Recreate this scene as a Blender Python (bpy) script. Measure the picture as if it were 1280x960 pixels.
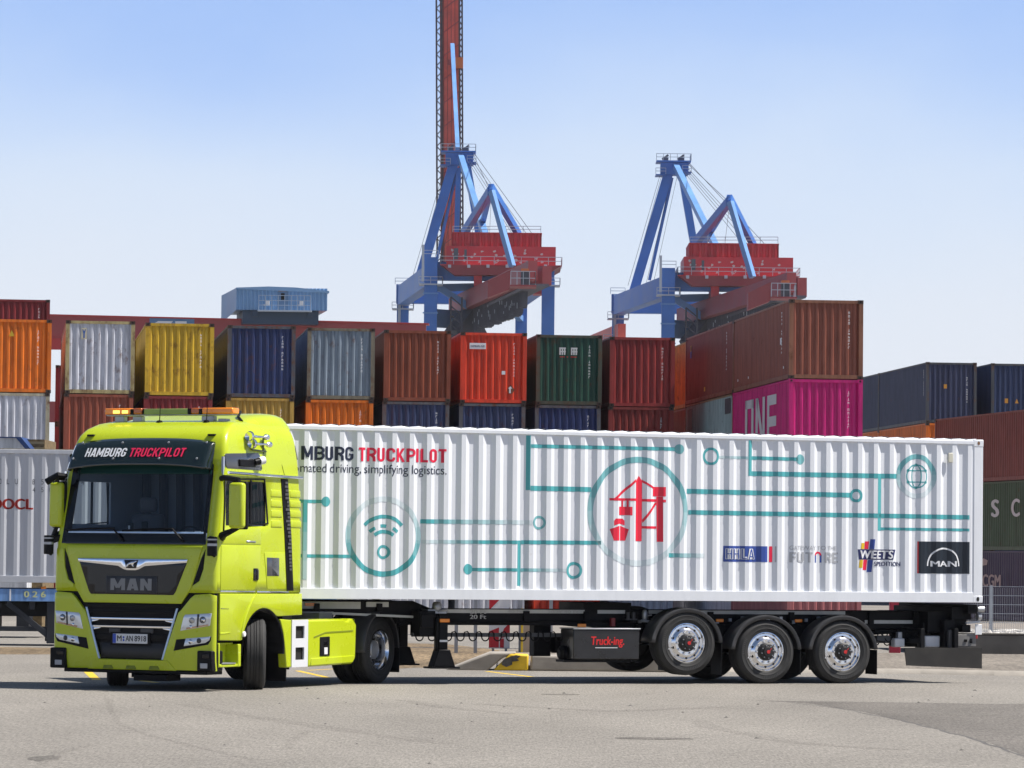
import bpy, bmesh, math, random
from mathutils import Vector, Matrix
random.seed(7)
sc = bpy.context.scene
for o in list(bpy.data.objects): bpy.data.objects.remove(o)
COL = sc.collection
R = math.radians

# ------------------------------------------------------------------ camera
FPX, CAMZ, PITCH, ROLL = 5000.0, 2.0, math.atan(210/5000.0), 0.0105
cam = bpy.data.cameras.new('camera'); camo = bpy.data.objects.new('camera', cam); COL.objects.link(camo)
cam.sensor_width = 36.0; cam.lens = 36.0*FPX/1280.0; cam.clip_start = 1.0; cam.clip_end = 9000
FW = Vector((0, math.cos(PITCH), math.sin(PITCH)))
_r0 = Vector((1, 0, 0)); _u0 = _r0.cross(FW)
RT = _r0*math.cos(ROLL) + _u0*math.sin(ROLL); UP = -_r0*math.sin(ROLL) + _u0*math.cos(ROLL)
m = Matrix((( RT.x, UP.x, -FW.x, 0), (RT.y, UP.y, -FW.y, 0), (RT.z, UP.z, -FW.z, CAMZ), (0, 0, 0, 1)))
camo.matrix_world = m
sc.camera = camo
sc.render.resolution_x, sc.render.resolution_y = 1024, 768

# ------------------------------------------------------------------ light
SUN = Vector((0.53, -0.025, 0.845)).normalized()
w = bpy.data.worlds.new('World'); sc.world = w; w.use_nodes = True
nt = w.node_tree; bg = nt.nodes['Background']
sky = nt.nodes.new('ShaderNodeTexSky'); sky.sky_type = 'NISHITA'; sky.sun_disc = False
sky.sun_elevation = math.asin(SUN.z); sky.sun_rotation = math.atan2(SUN.x, SUN.y)
sky.air_density = 1.0; sky.dust_density = 1.3; sky.ozone_density = 2.0; sky.altitude = 0
# haze near the horizon: the lowest degrees of the sky whiten, the band above is a clear lavender blue
SKYK = 0.06
tcw = nt.nodes.new('ShaderNodeTexCoord'); sx = nt.nodes.new('ShaderNodeSeparateXYZ'); nt.links.new(tcw.outputs['Generated'], sx.inputs[0])
cr = nt.nodes.new('ShaderNodeValToRGB'); cr.color_ramp.interpolation = 'B_SPLINE'
mrz = nt.nodes.new('ShaderNodeMapRange'); mrz.inputs['From Min'].default_value = 0.0; mrz.inputs['From Max'].default_value = 0.25; cn = nt.nodes.new('ShaderNodeTexNoise'); cn.inputs['Scale'].default_value = 7; cn.inputs['Detail'].default_value = 5; cmp_ = nt.nodes.new('ShaderNodeMapping'); cmp_.inputs['Scale'].default_value = (1, 1, 2.2)
nt.links.new(tcw.outputs['Generated'], cmp_.inputs[0]); nt.links.new(cmp_.outputs[0], cn.inputs['Vector'])
cma = nt.nodes.new('ShaderNodeMath'); cma.operation = 'MULTIPLY_ADD'; cma.inputs[1].default_value = 0.05; nt.links.new(cn.outputs['Fac'], cma.inputs[0])
cz = nt.nodes.new('ShaderNodeMath'); cz.operation = 'SUBTRACT'; cz.inputs[1].default_value = 0.025; nt.links.new(sx.outputs['Z'], cz.inputs[0]); nt.links.new(cz.outputs[0], cma.inputs[2])
nt.links.new(cma.outputs[0], mrz.inputs['Value'])
nt.links.new(mrz.outputs[0], cr.inputs[0])
stops = [(0.0, (.565,.585,.625)), (0.2, (.555,.585,.64)), (0.38, (.47,.555,.675)), (0.5, (.31,.435,.685)), (0.66, (.17,.31,.64)), (1.0, (.11,.21,.5))]
while len(cr.color_ramp.elements) < len(stops): cr.color_ramp.elements.new(0.5)
for e, (p, c) in zip(cr.color_ramp.elements, stops): e.position = p; e.color = c + (1,)
scv = nt.nodes.new('ShaderNodeVectorMath'); scv.operation = 'SCALE'; scv.inputs['Scale'].default_value = 1/SKYK; nt.links.new(cr.outputs[0], scv.inputs[0])
fz = nt.nodes.new('ShaderNodeMapRange'); fz.inputs['From Min'].default_value = 0.14; fz.inputs['From Max'].default_value = 0.32; fz.inputs['To Min'].default_value = 1; fz.inputs['To Max'].default_value = 0; nt.links.new(sx.outputs['Z'], fz.inputs['Value'])
mxs = nt.nodes.new('ShaderNodeMix'); mxs.data_type = 'RGBA'; nt.links.new(fz.outputs[0], mxs.inputs['Factor']); nt.links.new(sky.outputs[0], mxs.inputs['A']); nt.links.new(scv.outputs[0], mxs.inputs['B'])
nt.links.new(mxs.outputs['Result'], bg.inputs[0]); bg.inputs[1].default_value = SKYK
sun = bpy.data.lights.new('sun', 'SUN'); sun.energy = 5.0; sun.angle = R(0.53); sun.color = (1.0, 0.955, 0.89)
suno = bpy.data.objects.new('sun', sun); COL.objects.link(suno)
suno.rotation_euler = (-SUN).to_track_quat('-Z', 'Y').to_euler()
sc.view_settings.view_transform = 'Standard'; sc.view_settings.look = 'None'
sc.view_settings.exposure = 0.52; sc.view_settings.gamma = 1; sc.view_settings.use_curve_mapping = False

def ray(x, y): return FW + RT*((x-640)/FPX) - UP*((y-480)/FPX)
def atY(x, y, Y):                       # the point at distance Y behind a place in the view
    d = ray(x, y); return Vector((0, 0, CAMZ)) + d*(Y/d.y)
def gnd(x, y, z=0.0):
    d = ray(x, y); return Vector((0, 0, CAMZ)) + d*((z-CAMZ)/d.z)

# ------------------------------------------------------------------ materials
def srgb(r, g, b):
    f = lambda c: (c/12.92 if c <= 0.04045 else ((c+0.055)/1.055)**2.4)
    return (f(r/255), f(g/255), f(b/255), 1)
MATS = {}
def mat(name, col, rough=0.5, metal=0.0, coat=0.0, var=0.0, vscale=3.0, bump=0.0, bscale=60.0, emit=0.0, spec=0.5):
    if name in MATS: return MATS[name]
    M = bpy.data.materials.new(name); M.use_nodes = True; MATS[name] = M
    n = M.node_tree.nodes; l = M.node_tree.links; b = n['Principled BSDF']
    c = tuple(col[:3]) + (1,)
    b.inputs['Base Color'].default_value = c; b.inputs['Roughness'].default_value = rough
    b.inputs['Metallic'].default_value = metal; b.inputs['Coat Weight'].default_value = coat
    b.inputs['Coat Roughness'].default_value = 0.06; b.inputs['Specular IOR Level'].default_value = spec
    if emit: b.inputs['Emission Color'].default_value = c; b.inputs['Emission Strength'].default_value = emit
    if var or bump:
        tc = n.new('ShaderNodeTexCoord')
    if var:
        ns = n.new('ShaderNodeTexNoise'); ns.inputs['Scale'].default_value = vscale; ns.inputs['Detail'].default_value = 6
        l.new(tc.outputs['Object'], ns.inputs['Vector'])
        hs = n.new('ShaderNodeMapRange'); hs.inputs['From Min'].default_value = 0.3; hs.inputs['From Max'].default_value = 0.7
        hs.inputs['To Min'].default_value = 1-var; hs.inputs['To Max'].default_value = 1+var
        l.new(ns.outputs['Fac'], hs.inputs['Value'])
        mx = n.new('ShaderNodeVectorMath'); mx.operation = 'SCALE'; mx.inputs[0].default_value = c[:3]
        l.new(hs.outputs[0], mx.inputs['Scale']); l.new(mx.outputs[0], b.inputs['Base Color'])
        rr = n.new('ShaderNodeMapRange'); rr.inputs['To Min'].default_value = max(0.02, rough-0.12); rr.inputs['To Max'].default_value = min(1, rough+0.12)
        l.new(ns.outputs['Fac'], rr.inputs['Value']); l.new(rr.outputs[0], b.inputs['Roughness'])
    if bump:
        n2 = n.new('ShaderNodeTexNoise'); n2.inputs['Scale'].default_value = bscale; n2.inputs['Detail'].default_value = 4
        l.new(tc.outputs['Object'], n2.inputs['Vector'])
        bp = n.new('ShaderNodeBump'); bp.inputs['Strength'].default_value = bump; bp.inputs['Distance'].default_value = 0.01
        l.new(n2.outputs['Fac'], bp.inputs['Height']); l.new(bp.outputs[0], b.inputs['Normal'])
    return M

def weathered(name, col, rust=0.35, rough=0.55, fade=0.33, rustcol=(0.13, 0.045, 0.018)):
    """sea container paint: uneven fading, run marks and rust spots of their own shape"""
    if name in MATS: return MATS[name]
    M = bpy.data.materials.new(name); M.use_nodes = True; MATS[name] = M
    n = M.node_tree.nodes; l = M.node_tree.links; b = n['Principled BSDF']
    tc = n.new('ShaderNodeTexCoord'); oi = n.new('ShaderNodeObjectInfo')
    ad = n.new('ShaderNodeVectorMath'); ad.operation = 'ADD'
    ml = n.new('ShaderNodeMath'); ml.operation = 'MULTIPLY'; ml.inputs[1].default_value = 40
    l.new(oi.outputs['Random'], ml.inputs[0]); l.new(tc.outputs['Object'], ad.inputs[0]); l.new(ml.outputs[0], ad.inputs[1])
    # vertical runs
    mp = n.new('ShaderNodeMapping'); mp.inputs['Scale'].default_value = (3.0, 3.0, 0.35)
    l.new(ad.outputs[0], mp.inputs['Vector'])
    n1 = n.new('ShaderNodeTexNoise'); n1.inputs['Scale'].default_value = 2.2; n1.inputs['Detail'].default_value = 7; n1.inputs['Roughness'].default_value = 0.65
    l.new(mp.outputs[0], n1.inputs['Vector'])
    r1 = n.new('ShaderNodeMapRange'); r1.inputs['From Min'].default_value = 0.28; r1.inputs['From Max'].default_value = 0.72
    r1.inputs['To Min'].default_value = 1-fade; r1.inputs['To Max'].default_value = 1+fade
    l.new(n1.outputs['Fac'], r1.inputs['Value'])
    sc1 = n.new('ShaderNodeVectorMath'); sc1.operation = 'SCALE'; sc1.inputs[0].default_value = col[:3]; l.new(r1.outputs[0], sc1.inputs['Scale'])
    # rust patches
    n2 = n.new('ShaderNodeTexNoise'); n2.inputs['Scale'].default_value = 2.6; n2.inputs['Detail'].default_value = 9; n2.inputs['Roughness'].default_value = 0.72
    mp2 = n.new('ShaderNodeMapping'); mp2.inputs['Scale'].default_value = (1.4, 1.4, 0.8); l.new(ad.outputs[0], mp2.inputs['Vector']); l.new(mp2.outputs[0], n2.inputs['Vector'])
    r2 = n.new('ShaderNodeMapRange'); r2.inputs['From Min'].default_value = 0.68-0.22*rust; r2.inputs['From Max'].default_value = 0.80-0.16*rust; r2.inputs['To Max'].default_value = min(1, 0.55+rust*0.4)
    l.new(n2.outputs['Fac'], r2.inputs['Value'])
    mx = n.new('ShaderNodeMix'); mx.data_type = 'RGBA'; l.new(r2.outputs[0], mx.inputs['Factor']); l.new(sc1.outputs[0], mx.inputs['A'])
    mx.inputs['B'].default_value = rustcol+(1,)
    l.new(mx.outputs['Result'], b.inputs['Base Color'])
    rg = n.new('ShaderNodeMapRange'); rg.inputs['To Min'].default_value = rough; rg.inputs['To Max'].default_value = 0.9; l.new(r2.outputs[0], rg.inputs['Value']); l.new(rg.outputs[0], b.inputs['Roughness'])
    b.inputs['Specular IOR Level'].default_value = 0.35
    bp = n.new('ShaderNodeBump'); bp.inputs['Strength'].default_value = 0.25; bp.inputs['Distance'].default_value = 0.02
    n3 = n.new('ShaderNodeTexNoise'); n3.inputs['Scale'].default_value = 1.6; n3.inputs['Detail'].default_value = 3; l.new(ad.outputs[0], n3.inputs['Vector'])
    l.new(n3.outputs['Fac'], bp.inputs['Height']); l.new(bp.outputs[0], b.inputs['Normal'])
    return M

def glassmat(name, tint, refl=1.0):
    if name in MATS: return MATS[name]
    M = bpy.data.materials.new(name); M.use_nodes = True; MATS[name] = M
    n = M.node_tree.nodes; l = M.node_tree.links; n.remove(n['Principled BSDF']); out = n['Material Output']
    tr = n.new('ShaderNodeBsdfTransparent'); tr.inputs[0].default_value = tuple(tint)+(1,)
    gl = n.new('ShaderNodeBsdfGlossy'); gl.inputs['Roughness'].default_value = 0.02
    fr = n.new('ShaderNodeFresnel'); fr.inputs[0].default_value = 1.5
    mt = n.new('ShaderNodeMath'); mt.operation = 'MULTIPLY'; mt.inputs[1].default_value = refl; mt.use_clamp = True; l.new(fr.outputs[0], mt.inputs[0])
    ge = n.new('ShaderNodeNewGeometry'); io = n.new('ShaderNodeMapRange'); io.inputs['To Min'].default_value = 1.5; io.inputs['To Max'].default_value = 1/1.5; l.new(ge.outputs['Backfacing'], io.inputs['Value']); l.new(io.outputs[0], fr.inputs[0])   # a thin pane is the same from both sides
    mx = n.new('ShaderNodeMixShader'); l.new(mt.outputs[0], mx.inputs[0]); l.new(tr.outputs[0], mx.inputs[1]); l.new(gl.outputs[0], mx.inputs[2]); l.new(mx.outputs[0], out.inputs[0])
    return M

LIME = mat('lime_paint', (0.455, 0.54, 0.013), 0.28, coat=0.45, var=0.03, vscale=2.5, spec=0.4)
BLACK = mat('black_plastic', (0.007, 0.007, 0.0085), 0.5, var=0.25, vscale=5, spec=0.16)
GLOSSBLACK = mat('gloss_black', (0.006, 0.006, 0.008), 0.10, coat=0.15, spec=0.35)
CHASSIS = mat('chassis_black', (0.006, 0.006, 0.0075), 0.5, var=0.35, vscale=4, spec=0.16)
RUBBER = mat('tyre_rubber', (0.026, 0.0255, 0.025), 0.75, var=0.35, vscale=6, bump=0.15, bscale=90)
GUARD = mat('mudguard_plastic', (0.045, 0.046, 0.05), 0.42, var=0.2, vscale=6)
CHROME = mat('chrome', (0.82, 0.83, 0.86), 0.09, metal=1.0)
ALLOY = mat('polished_alloy', (0.78, 0.79, 0.82), 0.17, metal=1.0, var=0.06, vscale=20)
STEEL = mat('dull_steel', (0.42, 0.43, 0.45), 0.45, metal=0.7, var=0.15, vscale=8)
AMBER = mat('amber_lens', (0.9, 0.25, 0.01), 0.15, coat=0.6)
RED = mat('red_lens', (0.6, 0.02, 0.02), 0.25, coat=0.4)
WHITEP = mat('white_plastic', (0.72, 0.72, 0.73), 0.4, var=0.05, vscale=5)
TAPE = mat('grey_reflective_tape', (0.58, 0.59, 0.57), 0.5, var=0.1, vscale=6)
WHITE = mat('white_print', (0.8, 0.8, 0.8), 0.5)
LENS = mat('lamp_lens', (0.62, 0.65, 0.68), 0.12, metal=0.35, coat=1.0)
DARKIN = mat('cab_trim', (0.30, 0.34, 0.43), 0.7)
SEATM = mat('seat_cloth', (0.075, 0.08, 0.10), 0.8)
WINDOW = glassmat('windscreen_glass', (0.72, 0.79, 0.83), 1.25)
CLEARSIDE = glassmat('clear_side_glass', (0.8, 0.84, 0.84), 1.0)
SIDEGLASS = glassmat('side_glass', (0.25, 0.28, 0.29), 1.0)

# ------------------------------------------------------------------ mesh helpers
class MB:
    def __init__(s): s.v = []; s.f = []; s.mi = []
    def add(s, vs, fs, mi=0):
        k = len(s.v); s.v += [tuple(v) for v in vs]; s.f += [tuple(i+k for i in f) for f in fs]; s.mi += [mi]*len(fs); return s
    def box(s, x0, x1, y0, y1, z0, z1, mi=0):
        return s.add([(x0,y0,z0),(x1,y0,z0),(x1,y1,z0),(x0,y1,z0),(x0,y0,z1),(x1,y0,z1),(x1,y1,z1),(x0,y1,z1)],
                     [(0,3,2,1),(4,5,6,7),(0,1,5,4),(1,2,6,5),(2,3,7,6),(3,0,4,7)], mi)
    def beam(s, a, b, w, h, up=(0,0,1), mi=0):
        a = Vector(a); b = Vector(b); d = (b-a).normalized(); u = Vector(up)
        if abs(d.dot(u)) > 0.98: u = Vector((0,1,0))
        sd = d.cross(u).normalized(); u = sd.cross(d).normalized(); vs = []
        for p in (a, b):
            for i, j in ((-1,-1),(1,-1),(1,1),(-1,1)): vs.append(p + sd*(w/2*i) + u*(h/2*j))
        return s.add(vs, [(0,1,2,3),(7,6,5,4),(0,4,5,1),(1,5,6,2),(2,6,7,3),(3,7,4,0)], mi)
    def tube(s, pts, r, n=8, cap=True, mi=0):
        pts = [Vector(p) for p in pts]; rings = []; vs = []; prev = None
        for i, p in enumerate(pts):
            d = (pts[min(i+1, len(pts)-1)] - pts[max(i-1, 0)]).normalized()
            if prev is None: a = d.orthogonal().normalized()
            else:
                a = (prev - d*prev.dot(d))
                a = a.normalized() if a.length > 1e-5 else d.orthogonal().normalized()
            prev = a; b = d.cross(a); rr = r[i] if isinstance(r, (list, tuple)) else r
            for k in range(n):
                t = 2*math.pi*k/n; vs.append(p + a*(math.cos(t)*rr) + b*(math.sin(t)*rr))
        fs = []
        for i in range(len(pts)-1):
            for k in range(n): fs.append((i*n+k, i*n+(k+1)%n, (i+1)*n+(k+1)%n, (i+1)*n+k))
        if cap: fs.append(tuple(range(n-1,-1,-1))); fs.append(tuple((len(pts)-1)*n+k for k in range(n)))
        return s.add(vs, fs, mi)
    def lathe(s, prof, c, n=48, mi=0, axis='y'):
        """profile of (radius, along-axis) turned about the axis through c; open ends"""
        vs = []; fs = []; c = Vector(c)
        for (r, h) in prof:
            for k in range(n):
                t = 2*math.pi*k/n
                if axis == 'y': vs.append(c + Vector((r*math.cos(t), h, r*math.sin(t))))
                elif axis == 'x': vs.append(c + Vector((h, r*math.cos(t), r*math.sin(t))))
                else: vs.append(c + Vector((r*math.cos(t), r*math.sin(t), h)))
        for i in range(len(prof)-1):
            for k in range(n): fs.append((i*n+k, i*n+(k+1)%n, (i+1)*n+(k+1)%n, (i+1)*n+k))
        return s.add(vs, fs, mi)
    def prism(s, poly, y0, y1, plane='xz', mi=0):
        n = len(poly)
        def P(a, b, t): return {'xz': (a, t, b), 'xy': (a, b, t), 'yz': (t, a, b)}[plane]
        vs = [P(a, b, y0) for a, b in poly] + [P(a, b, y1) for a, b in poly]
        fs = [tuple(range(n)), tuple(range(2*n-1, n-1, -1))] + [(i, n+i, n+(i+1)%n, (i+1)%n) for i in range(n)]
        return s.add(vs, fs, mi)
    def build(s, name, mats, parent=None, smooth=35, bevel=0.0, recalc=True, seg=2):
        me = bpy.data.meshes.new(name); me.from_pydata(s.v, [], s.f)
        return finish(name, me, mats, parent, smooth, bevel, recalc, s.mi, seg)

def finish(name, me, mats, parent=None, smooth=35, bevel=0.0, recalc=True, mi=None, seg=2):
    if not isinstance(mats, (list, tuple)): mats = [mats]
    for mm in mats: me.materials.append(mm)
    if mi:
        for p, i in zip(me.polygons, mi): p.material_index = i
    bm = bmesh.new(); bm.from_mesh(me)
    if recalc: bmesh.ops.recalc_face_normals(bm, faces=bm.faces)
    if smooth:
        for f in bm.faces: f.smooth = True
        for e in bm.edges:
            if len(e.link_faces) == 2 and e.calc_face_angle(0) > R(smooth): e.smooth = False
    bm.to_mesh(me); bm.free()
    o = bpy.data.objects.new(name, me); COL.objects.link(o)
    if parent is not None: o.parent = parent
    if bevel:
        b = o.modifiers.new('bevel', 'BEVEL'); b.width = bevel; b.segments = seg; b.limit_method = 'ANGLE'; b.angle_limit = R(40)
        b.harden_normals = False
    return o

def thing(name, label, cat, loc=(0,0,0), rz=0, group=None):
    o = bpy.data.objects.new(name, None); COL.objects.link(o); o.empty_display_size = 0.3
    o.location = loc; o.rotation_euler = (0, 0, rz); o['label'] = label; o['category'] = cat
    if group: o['group'] = group
    return o
def tag(o, label, cat, group=None):
    o['label'] = label; o['category'] = cat
    if group: o['group'] = group
    return o
def struct(o, kind='structure'):
    o['kind'] = kind; return o

def text_mesh(s, bold=0.0, shear=0.0):
    c = bpy.data.curves.new('t', 'FONT'); c.body = s; c.size = 1; c.offset = bold; c.shear = shear; c.resolution_u = 5
    o = bpy.data.objects.new('t', c); COL.objects.link(o)
    bpy.context.view_layer.update()
    me = bpy.data.meshes.new_from_object(o.evaluated_get(bpy.context.evaluated_depsgraph_get()))
    bpy.data.objects.remove(o); return me
def text_bm(s, a0, a1, b0, b1, bold=0.0, shear=0.0):
    """text outlines scaled to the box a0..a1 x b0..b1, as (bmesh in xy)"""
    me = text_mesh(s, min(bold, 0), shear); bm = bmesh.new(); bm.from_mesh(me); bpy.data.meshes.remove(me)
    bmesh.ops.remove_doubles(bm, verts=bm.verts, dist=1e-5)
    if bold > 0:       # heavier strokes: the outline again, moved a little each way, each copy a hair in front
        src = bm.copy(); k = 0
        for dx, dy in ((-bold, 0), (bold, 0), (0, bold*.35), (0, -bold*.35)):
            k += 1; mp = {v: bm.verts.new((v.co.x+dx, v.co.y+dy, k*0.0005)) for v in src.verts}
            for f in src.faces: bm.faces.new([mp[v] for v in f.verts])
        src.free()
    xs = [v.co.x for v in bm.verts]; ys = [v.co.y for v in bm.verts]; x_, X_, y_, Y_ = min(xs), max(xs), min(ys), max(ys)
    for v in bm.verts:
        v.co.x = a0 + (v.co.x-x_)/(X_-x_)*(a1-a0); v.co.y = b0 + (v.co.y-y_)/(Y_-y_)*(b1-b0)
    return bm
def flat_text(name, s, a0, a1, b0, b1, fn, mats, parent=None, bold=0.0, shear=0.0):
    """lettering laid on a surface: fn maps (a, b) to a point"""
    bm = text_bm(s, a0, a1, b0, b1, bold, shear)
    e = 0.004
    for v in bm.verts:
        a, c, k = v.co; p = Vector(fn(a, c)); n = (Vector(fn(a+e, c))-p).cross(Vector(fn(a, c+e))-p)
        v.co = p + (n.normalized()*k if n.length else Vector())
    me = bpy.data.meshes.new(name); bm.to_mesh(me); bm.free()
    return finish(name, me, mats, parent, smooth=0, recalc=False)

# ---- a plain heavy condensed alphabet made of strokes
def _arc(cx, cy, r, a0, a1, n=7, sy=1.0): return [(cx+r*math.cos(R(a0+(a1-a0)*i/n)), cy+sy*r*math.sin(R(a0+(a1-a0)*i/n))) for i in range(n+1)]
def glyph(c, w, t):
    h = t/2; l, r, b, u = h, w-h, h, 1-h; q = min(.17, (r-l)/2); m = .52
    if c == 'H': return [[(l,0),(l,1)], [(r,0),(r,1)], [(l+h,.5),(r-h,.5)]]
    if c == 'A': return [[(h*.9,0),(w/2-h*.35,1)], [(w-h*.9,0),(w/2+h*.35,1)], [(w*.3,.24),(w*.7,.24)]]
    if c == 'M': return [[(l,0),(l,1)], [(r,0),(r,1)], [(l+h*.2,.99),(w/2,.2)], [(r-h*.2,.99),(w/2,.2)]]
    if c == 'N': return [[(l,0),(l,1)], [(r,0),(r,1)], [(l,.97),(r,.03)]]
    if c == 'B': return [[(l,0),(l,1)], [(l+h,u)]+[(r-q,u)]+_arc(r-q,u-.235+.02,.215,90,-90)[1:]+[(l+h,m+.02)], [(l+h,b)]+[(r-q,b)]+_arc(r-q,b+.225,.225,-90,90)[1:-1]]
    if c == 'R': return [[(l,0),(l,1)], [(l+h,u),(r-q,u)]+_arc(r-q,u-.215,.215,90,-90)[1:]+[(l+h,u-.43)], [(w*.45,.5),(r-.02,.3),(r,0)]]
    if c == 'P': return [[(l,0),(l,1)], [(l+h,u),(r-q,u)]+_arc(r-q,u-.23,.23,90,-90)[1:]+[(l+h,u-.46)]]
    if c == 'U': return [[(l,1),(l,b+q)]+_arc(l+q,b+q,q,180,270)[1:]+_arc(r-q,b+q,q,270,360)+[(r,1)]]
    if c == 'O': return [[(l,.5),(l,b+q)]+_arc(l+q,b+q,q,180,270)[1:]+_arc(r-q,b+q,q,270,360)+[(r,u-q)]+_arc(r-q,u-q,q,0,90)[1:]+_arc(l+q,u-q,q,90,180)+[(l,.5)]]
    if c in 'CG':
        p = [(r,.68),(r,u-q)]+_arc(r-q,u-q,q,0,90)[1:]+_arc(l+q,u-q,q,90,180)+[(l,b+q)]+_arc(l+q,b+q,q,180,270)[1:]+_arc(r-q,b+q,q,270,360)+([(r,.32)] if c == 'C' else [(r,.5)])
        return [p] if c == 'C' else [p, [(w/2,.46),(r-h,.46)]]
    if c == 'T': return [[(0,u),(w,u)], [(w/2,0),(w/2,1-t)]]
    if c == 'K': return [[(l,0),(l,1)], [(l+h*.6,.38),(r+h*.2,1)], [(w*.42,.55),(r+h*.3,0)]]
    if c == 'I': return [[(w/2,0),(w/2,1)]]
    if c == 'L': return [[(l,0),(l,1)], [(l+h,b),(w,b)]]
    if c == 'E': return [[(l,0),(l,1)], [(l+h,u),(w,u)], [(l+h,.5),(w*.92,.5)], [(l+h,b),(w,b)]]
    if c == 'F': return [[(l,0),(l,1)], [(l+h,u),(w,u)], [(l+h,.5),(w*.92,.5)]]
    return []
GW = {'M': .74, 'I': .20, 'T': .46, 'A': .55, 'L': .44, 'K': .54, 'E': .44, 'F': .42, 'N': .56}
def sign_bm(s, a0, a1, b0, b1, t=.17, shear=0.0, gap=.10):
    bm = bmesh.new(); x = 0; k = 0
    for c in s:
        w_ = GW.get(c, .52)
        for pl in glyph(c, w_, t):
            k += 1; P = [Vector((px+x, py)) for px, py in pl]; closed = (P[0]-P[-1]).length < 1e-6; L_, R_ = [], []
            for i in range(len(P)):
                d0 = (P[i]-P[i-1]) if i > 0 else ((P[-1]-P[-2]) if closed else None); d1 = (P[i+1]-P[i]) if i < len(P)-1 else ((P[1]-P[0]) if closed else None)
                d0 = d0 or d1; d1 = d1 or d0; d0 = d0.normalized(); d1 = d1.normalized(); d = (d0+d1).normalized(); n_ = Vector((-d.y, d.x)); f = min(1.6, 1/max(.3, d.dot(d1)))
                if c in 'AK' and len(pl) == 2 and abs(d.x) > .05 and abs(d.y) > .3: n_ = Vector((-1, 0)) if d.y > 0 else Vector((1, 0)); f = 1.08
                L_.append(P[i]+n_*t/2*f); R_.append(P[i]-n_*t/2*f)
            vl = [bm.verts.new((v.x, v.y, k%5*.0006)) for v in L_]; vr = [bm.verts.new((v.x, v.y, k%5*.0006)) for v in R_]
            for i in range(len(P)-1): bm.faces.new((vr[i], vr[i+1], vl[i+1], vl[i]))
        x += w_+gap
    W_ = x-gap
    for v in bm.verts: v.co.x = a0+(v.co.x+shear*(v.co.y-.5))/W_*(a1-a0); v.co.y = b0+v.co.y*(b1-b0)
    return bm
def sign_text(name, s, a0, a1, b0, b1, fn, mats, parent=None, t=.17, shear=0.0):
    bm = sign_bm(s, a0, a1, b0, b1, t, shear); e = 0.004
    for v in bm.verts:
        a, c, k = v.co; p = Vector(fn(a, c)); n = (Vector(fn(a+e, c))-p).cross(Vector(fn(a, c+e))-p)
        v.co = p + (n.normalized()*k if n.length else Vector())
    me = bpy.data.meshes.new(name); bm.to_mesh(me); bm.free()
    return finish(name, me, mats, parent, smooth=0, recalc=False)
# ================================================================== the setting
def ground_mat(name, col, speck=0.35, blot=0.12, fine=95.0):
    M = bpy.data.materials.new(name); M.use_nodes = True; n = M.node_tree.nodes; l = M.node_tree.links; b = n['Principled BSDF']
    tc = n.new('ShaderNodeTexCoord')
    a = n.new('ShaderNodeTexNoise'); a.inputs['Scale'].default_value = fine; a.inputs['Detail'].default_value = 3; a.inputs['Roughness'].default_value = 0.7
    c = n.new('ShaderNodeTexNoise'); c.inputs['Scale'].default_value = 0.35; c.inputs['Detail'].default_value = 8; c.inputs['Roughness'].default_value = 0.62
    d = n.new('ShaderNodeTexNoise'); d.inputs['Scale'].default_value = 14; d.inputs['Detail'].default_value = 4
    mp = n.new('ShaderNodeMapping'); mp.inputs['Scale'].default_value = (1.0, 0.35, 1)
    l.new(tc.outputs['Object'], mp.inputs[0])
    l.new(tc.outputs['Object'], a.inputs['Vector']); l.new(mp.outputs[0], c.inputs['Vector']); l.new(mp.outputs[0], d.inputs['Vector'])
    def rng(o, lo, hi, f0=0.3, f1=0.7):
        r = n.new('ShaderNodeMapRange'); r.inputs['From Min'].default_value = f0; r.inputs['From Max'].default_value = f1
        r.inputs['To Min'].default_value = lo; r.inputs['To Max'].default_value = hi; l.new(o, r.inputs['Value']); return r.outputs[0]
    # coarse stones that show in the worn top
    mpg = n.new('ShaderNodeMapping'); mpg.inputs['Scale'].default_value = (1.0, 0.10, 1); l.new(tc.outputs['Object'], mpg.inputs[0])
    e = n.new('ShaderNodeTexNoise'); e.inputs['Scale'].default_value = fine*0.42; e.inputs['Detail'].default_value = 3; e.inputs['Roughness'].default_value = 0.8; l.new(mpg.outputs[0], e.inputs['Vector'])
    m0 = n.new('ShaderNodeMath'); m0.operation = 'MULTIPLY'; l.new(rng(e.outputs['Fac'], 1-speck*1.15, 1+speck*1.15, 0.36, 0.64), m0.inputs[1]); l.new(rng(d.outputs['Fac'], 0.90, 1.08), m0.inputs[0])
    m1 = n.new('ShaderNodeMath'); m1.operation = 'MULTIPLY'; l.new(rng(a.outputs['Fac'], 1-speck, 1+speck), m1.inputs[0]); l.new(rng(c.outputs['Fac'], 1-blot, 1+blot), m1.inputs[1])
    m2 = n.new('ShaderNodeMath'); m2.operation = 'MULTIPLY'; l.new(m1.outputs[0], m2.inputs[0]); l.new(m0.outputs[0], m2.inputs[1])
    v = n.new('ShaderNodeVectorMath'); v.operation = 'SCALE'; v.inputs[0].default_value = col[:3]; l.new(m2.outputs[0], v.inputs['Scale'])
    l.new(v.outputs[0], b.inputs['Base Color']); b.inputs['Roughness'].default_value = 0.85; b.inputs['Specular IOR Level'].default_value = 0.25
    bp = n.new('ShaderNodeBump'); bp.inputs['Strength'].default_value = 0.5; bp.inputs['Distance'].default_value = 0.004
    l.new(a.outputs['Fac'], bp.inputs['Height']); l.new(bp.outputs[0], b.inputs['Normal'])
    return M
ASPH = ground_mat('old_asphalt', (0.224, 0.207, 0.183), 0.25, 0.16)
ASPH2 = ground_mat('patch_asphalt', (0.150, 0.137, 0.122), 0.30, 0.26)
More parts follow.
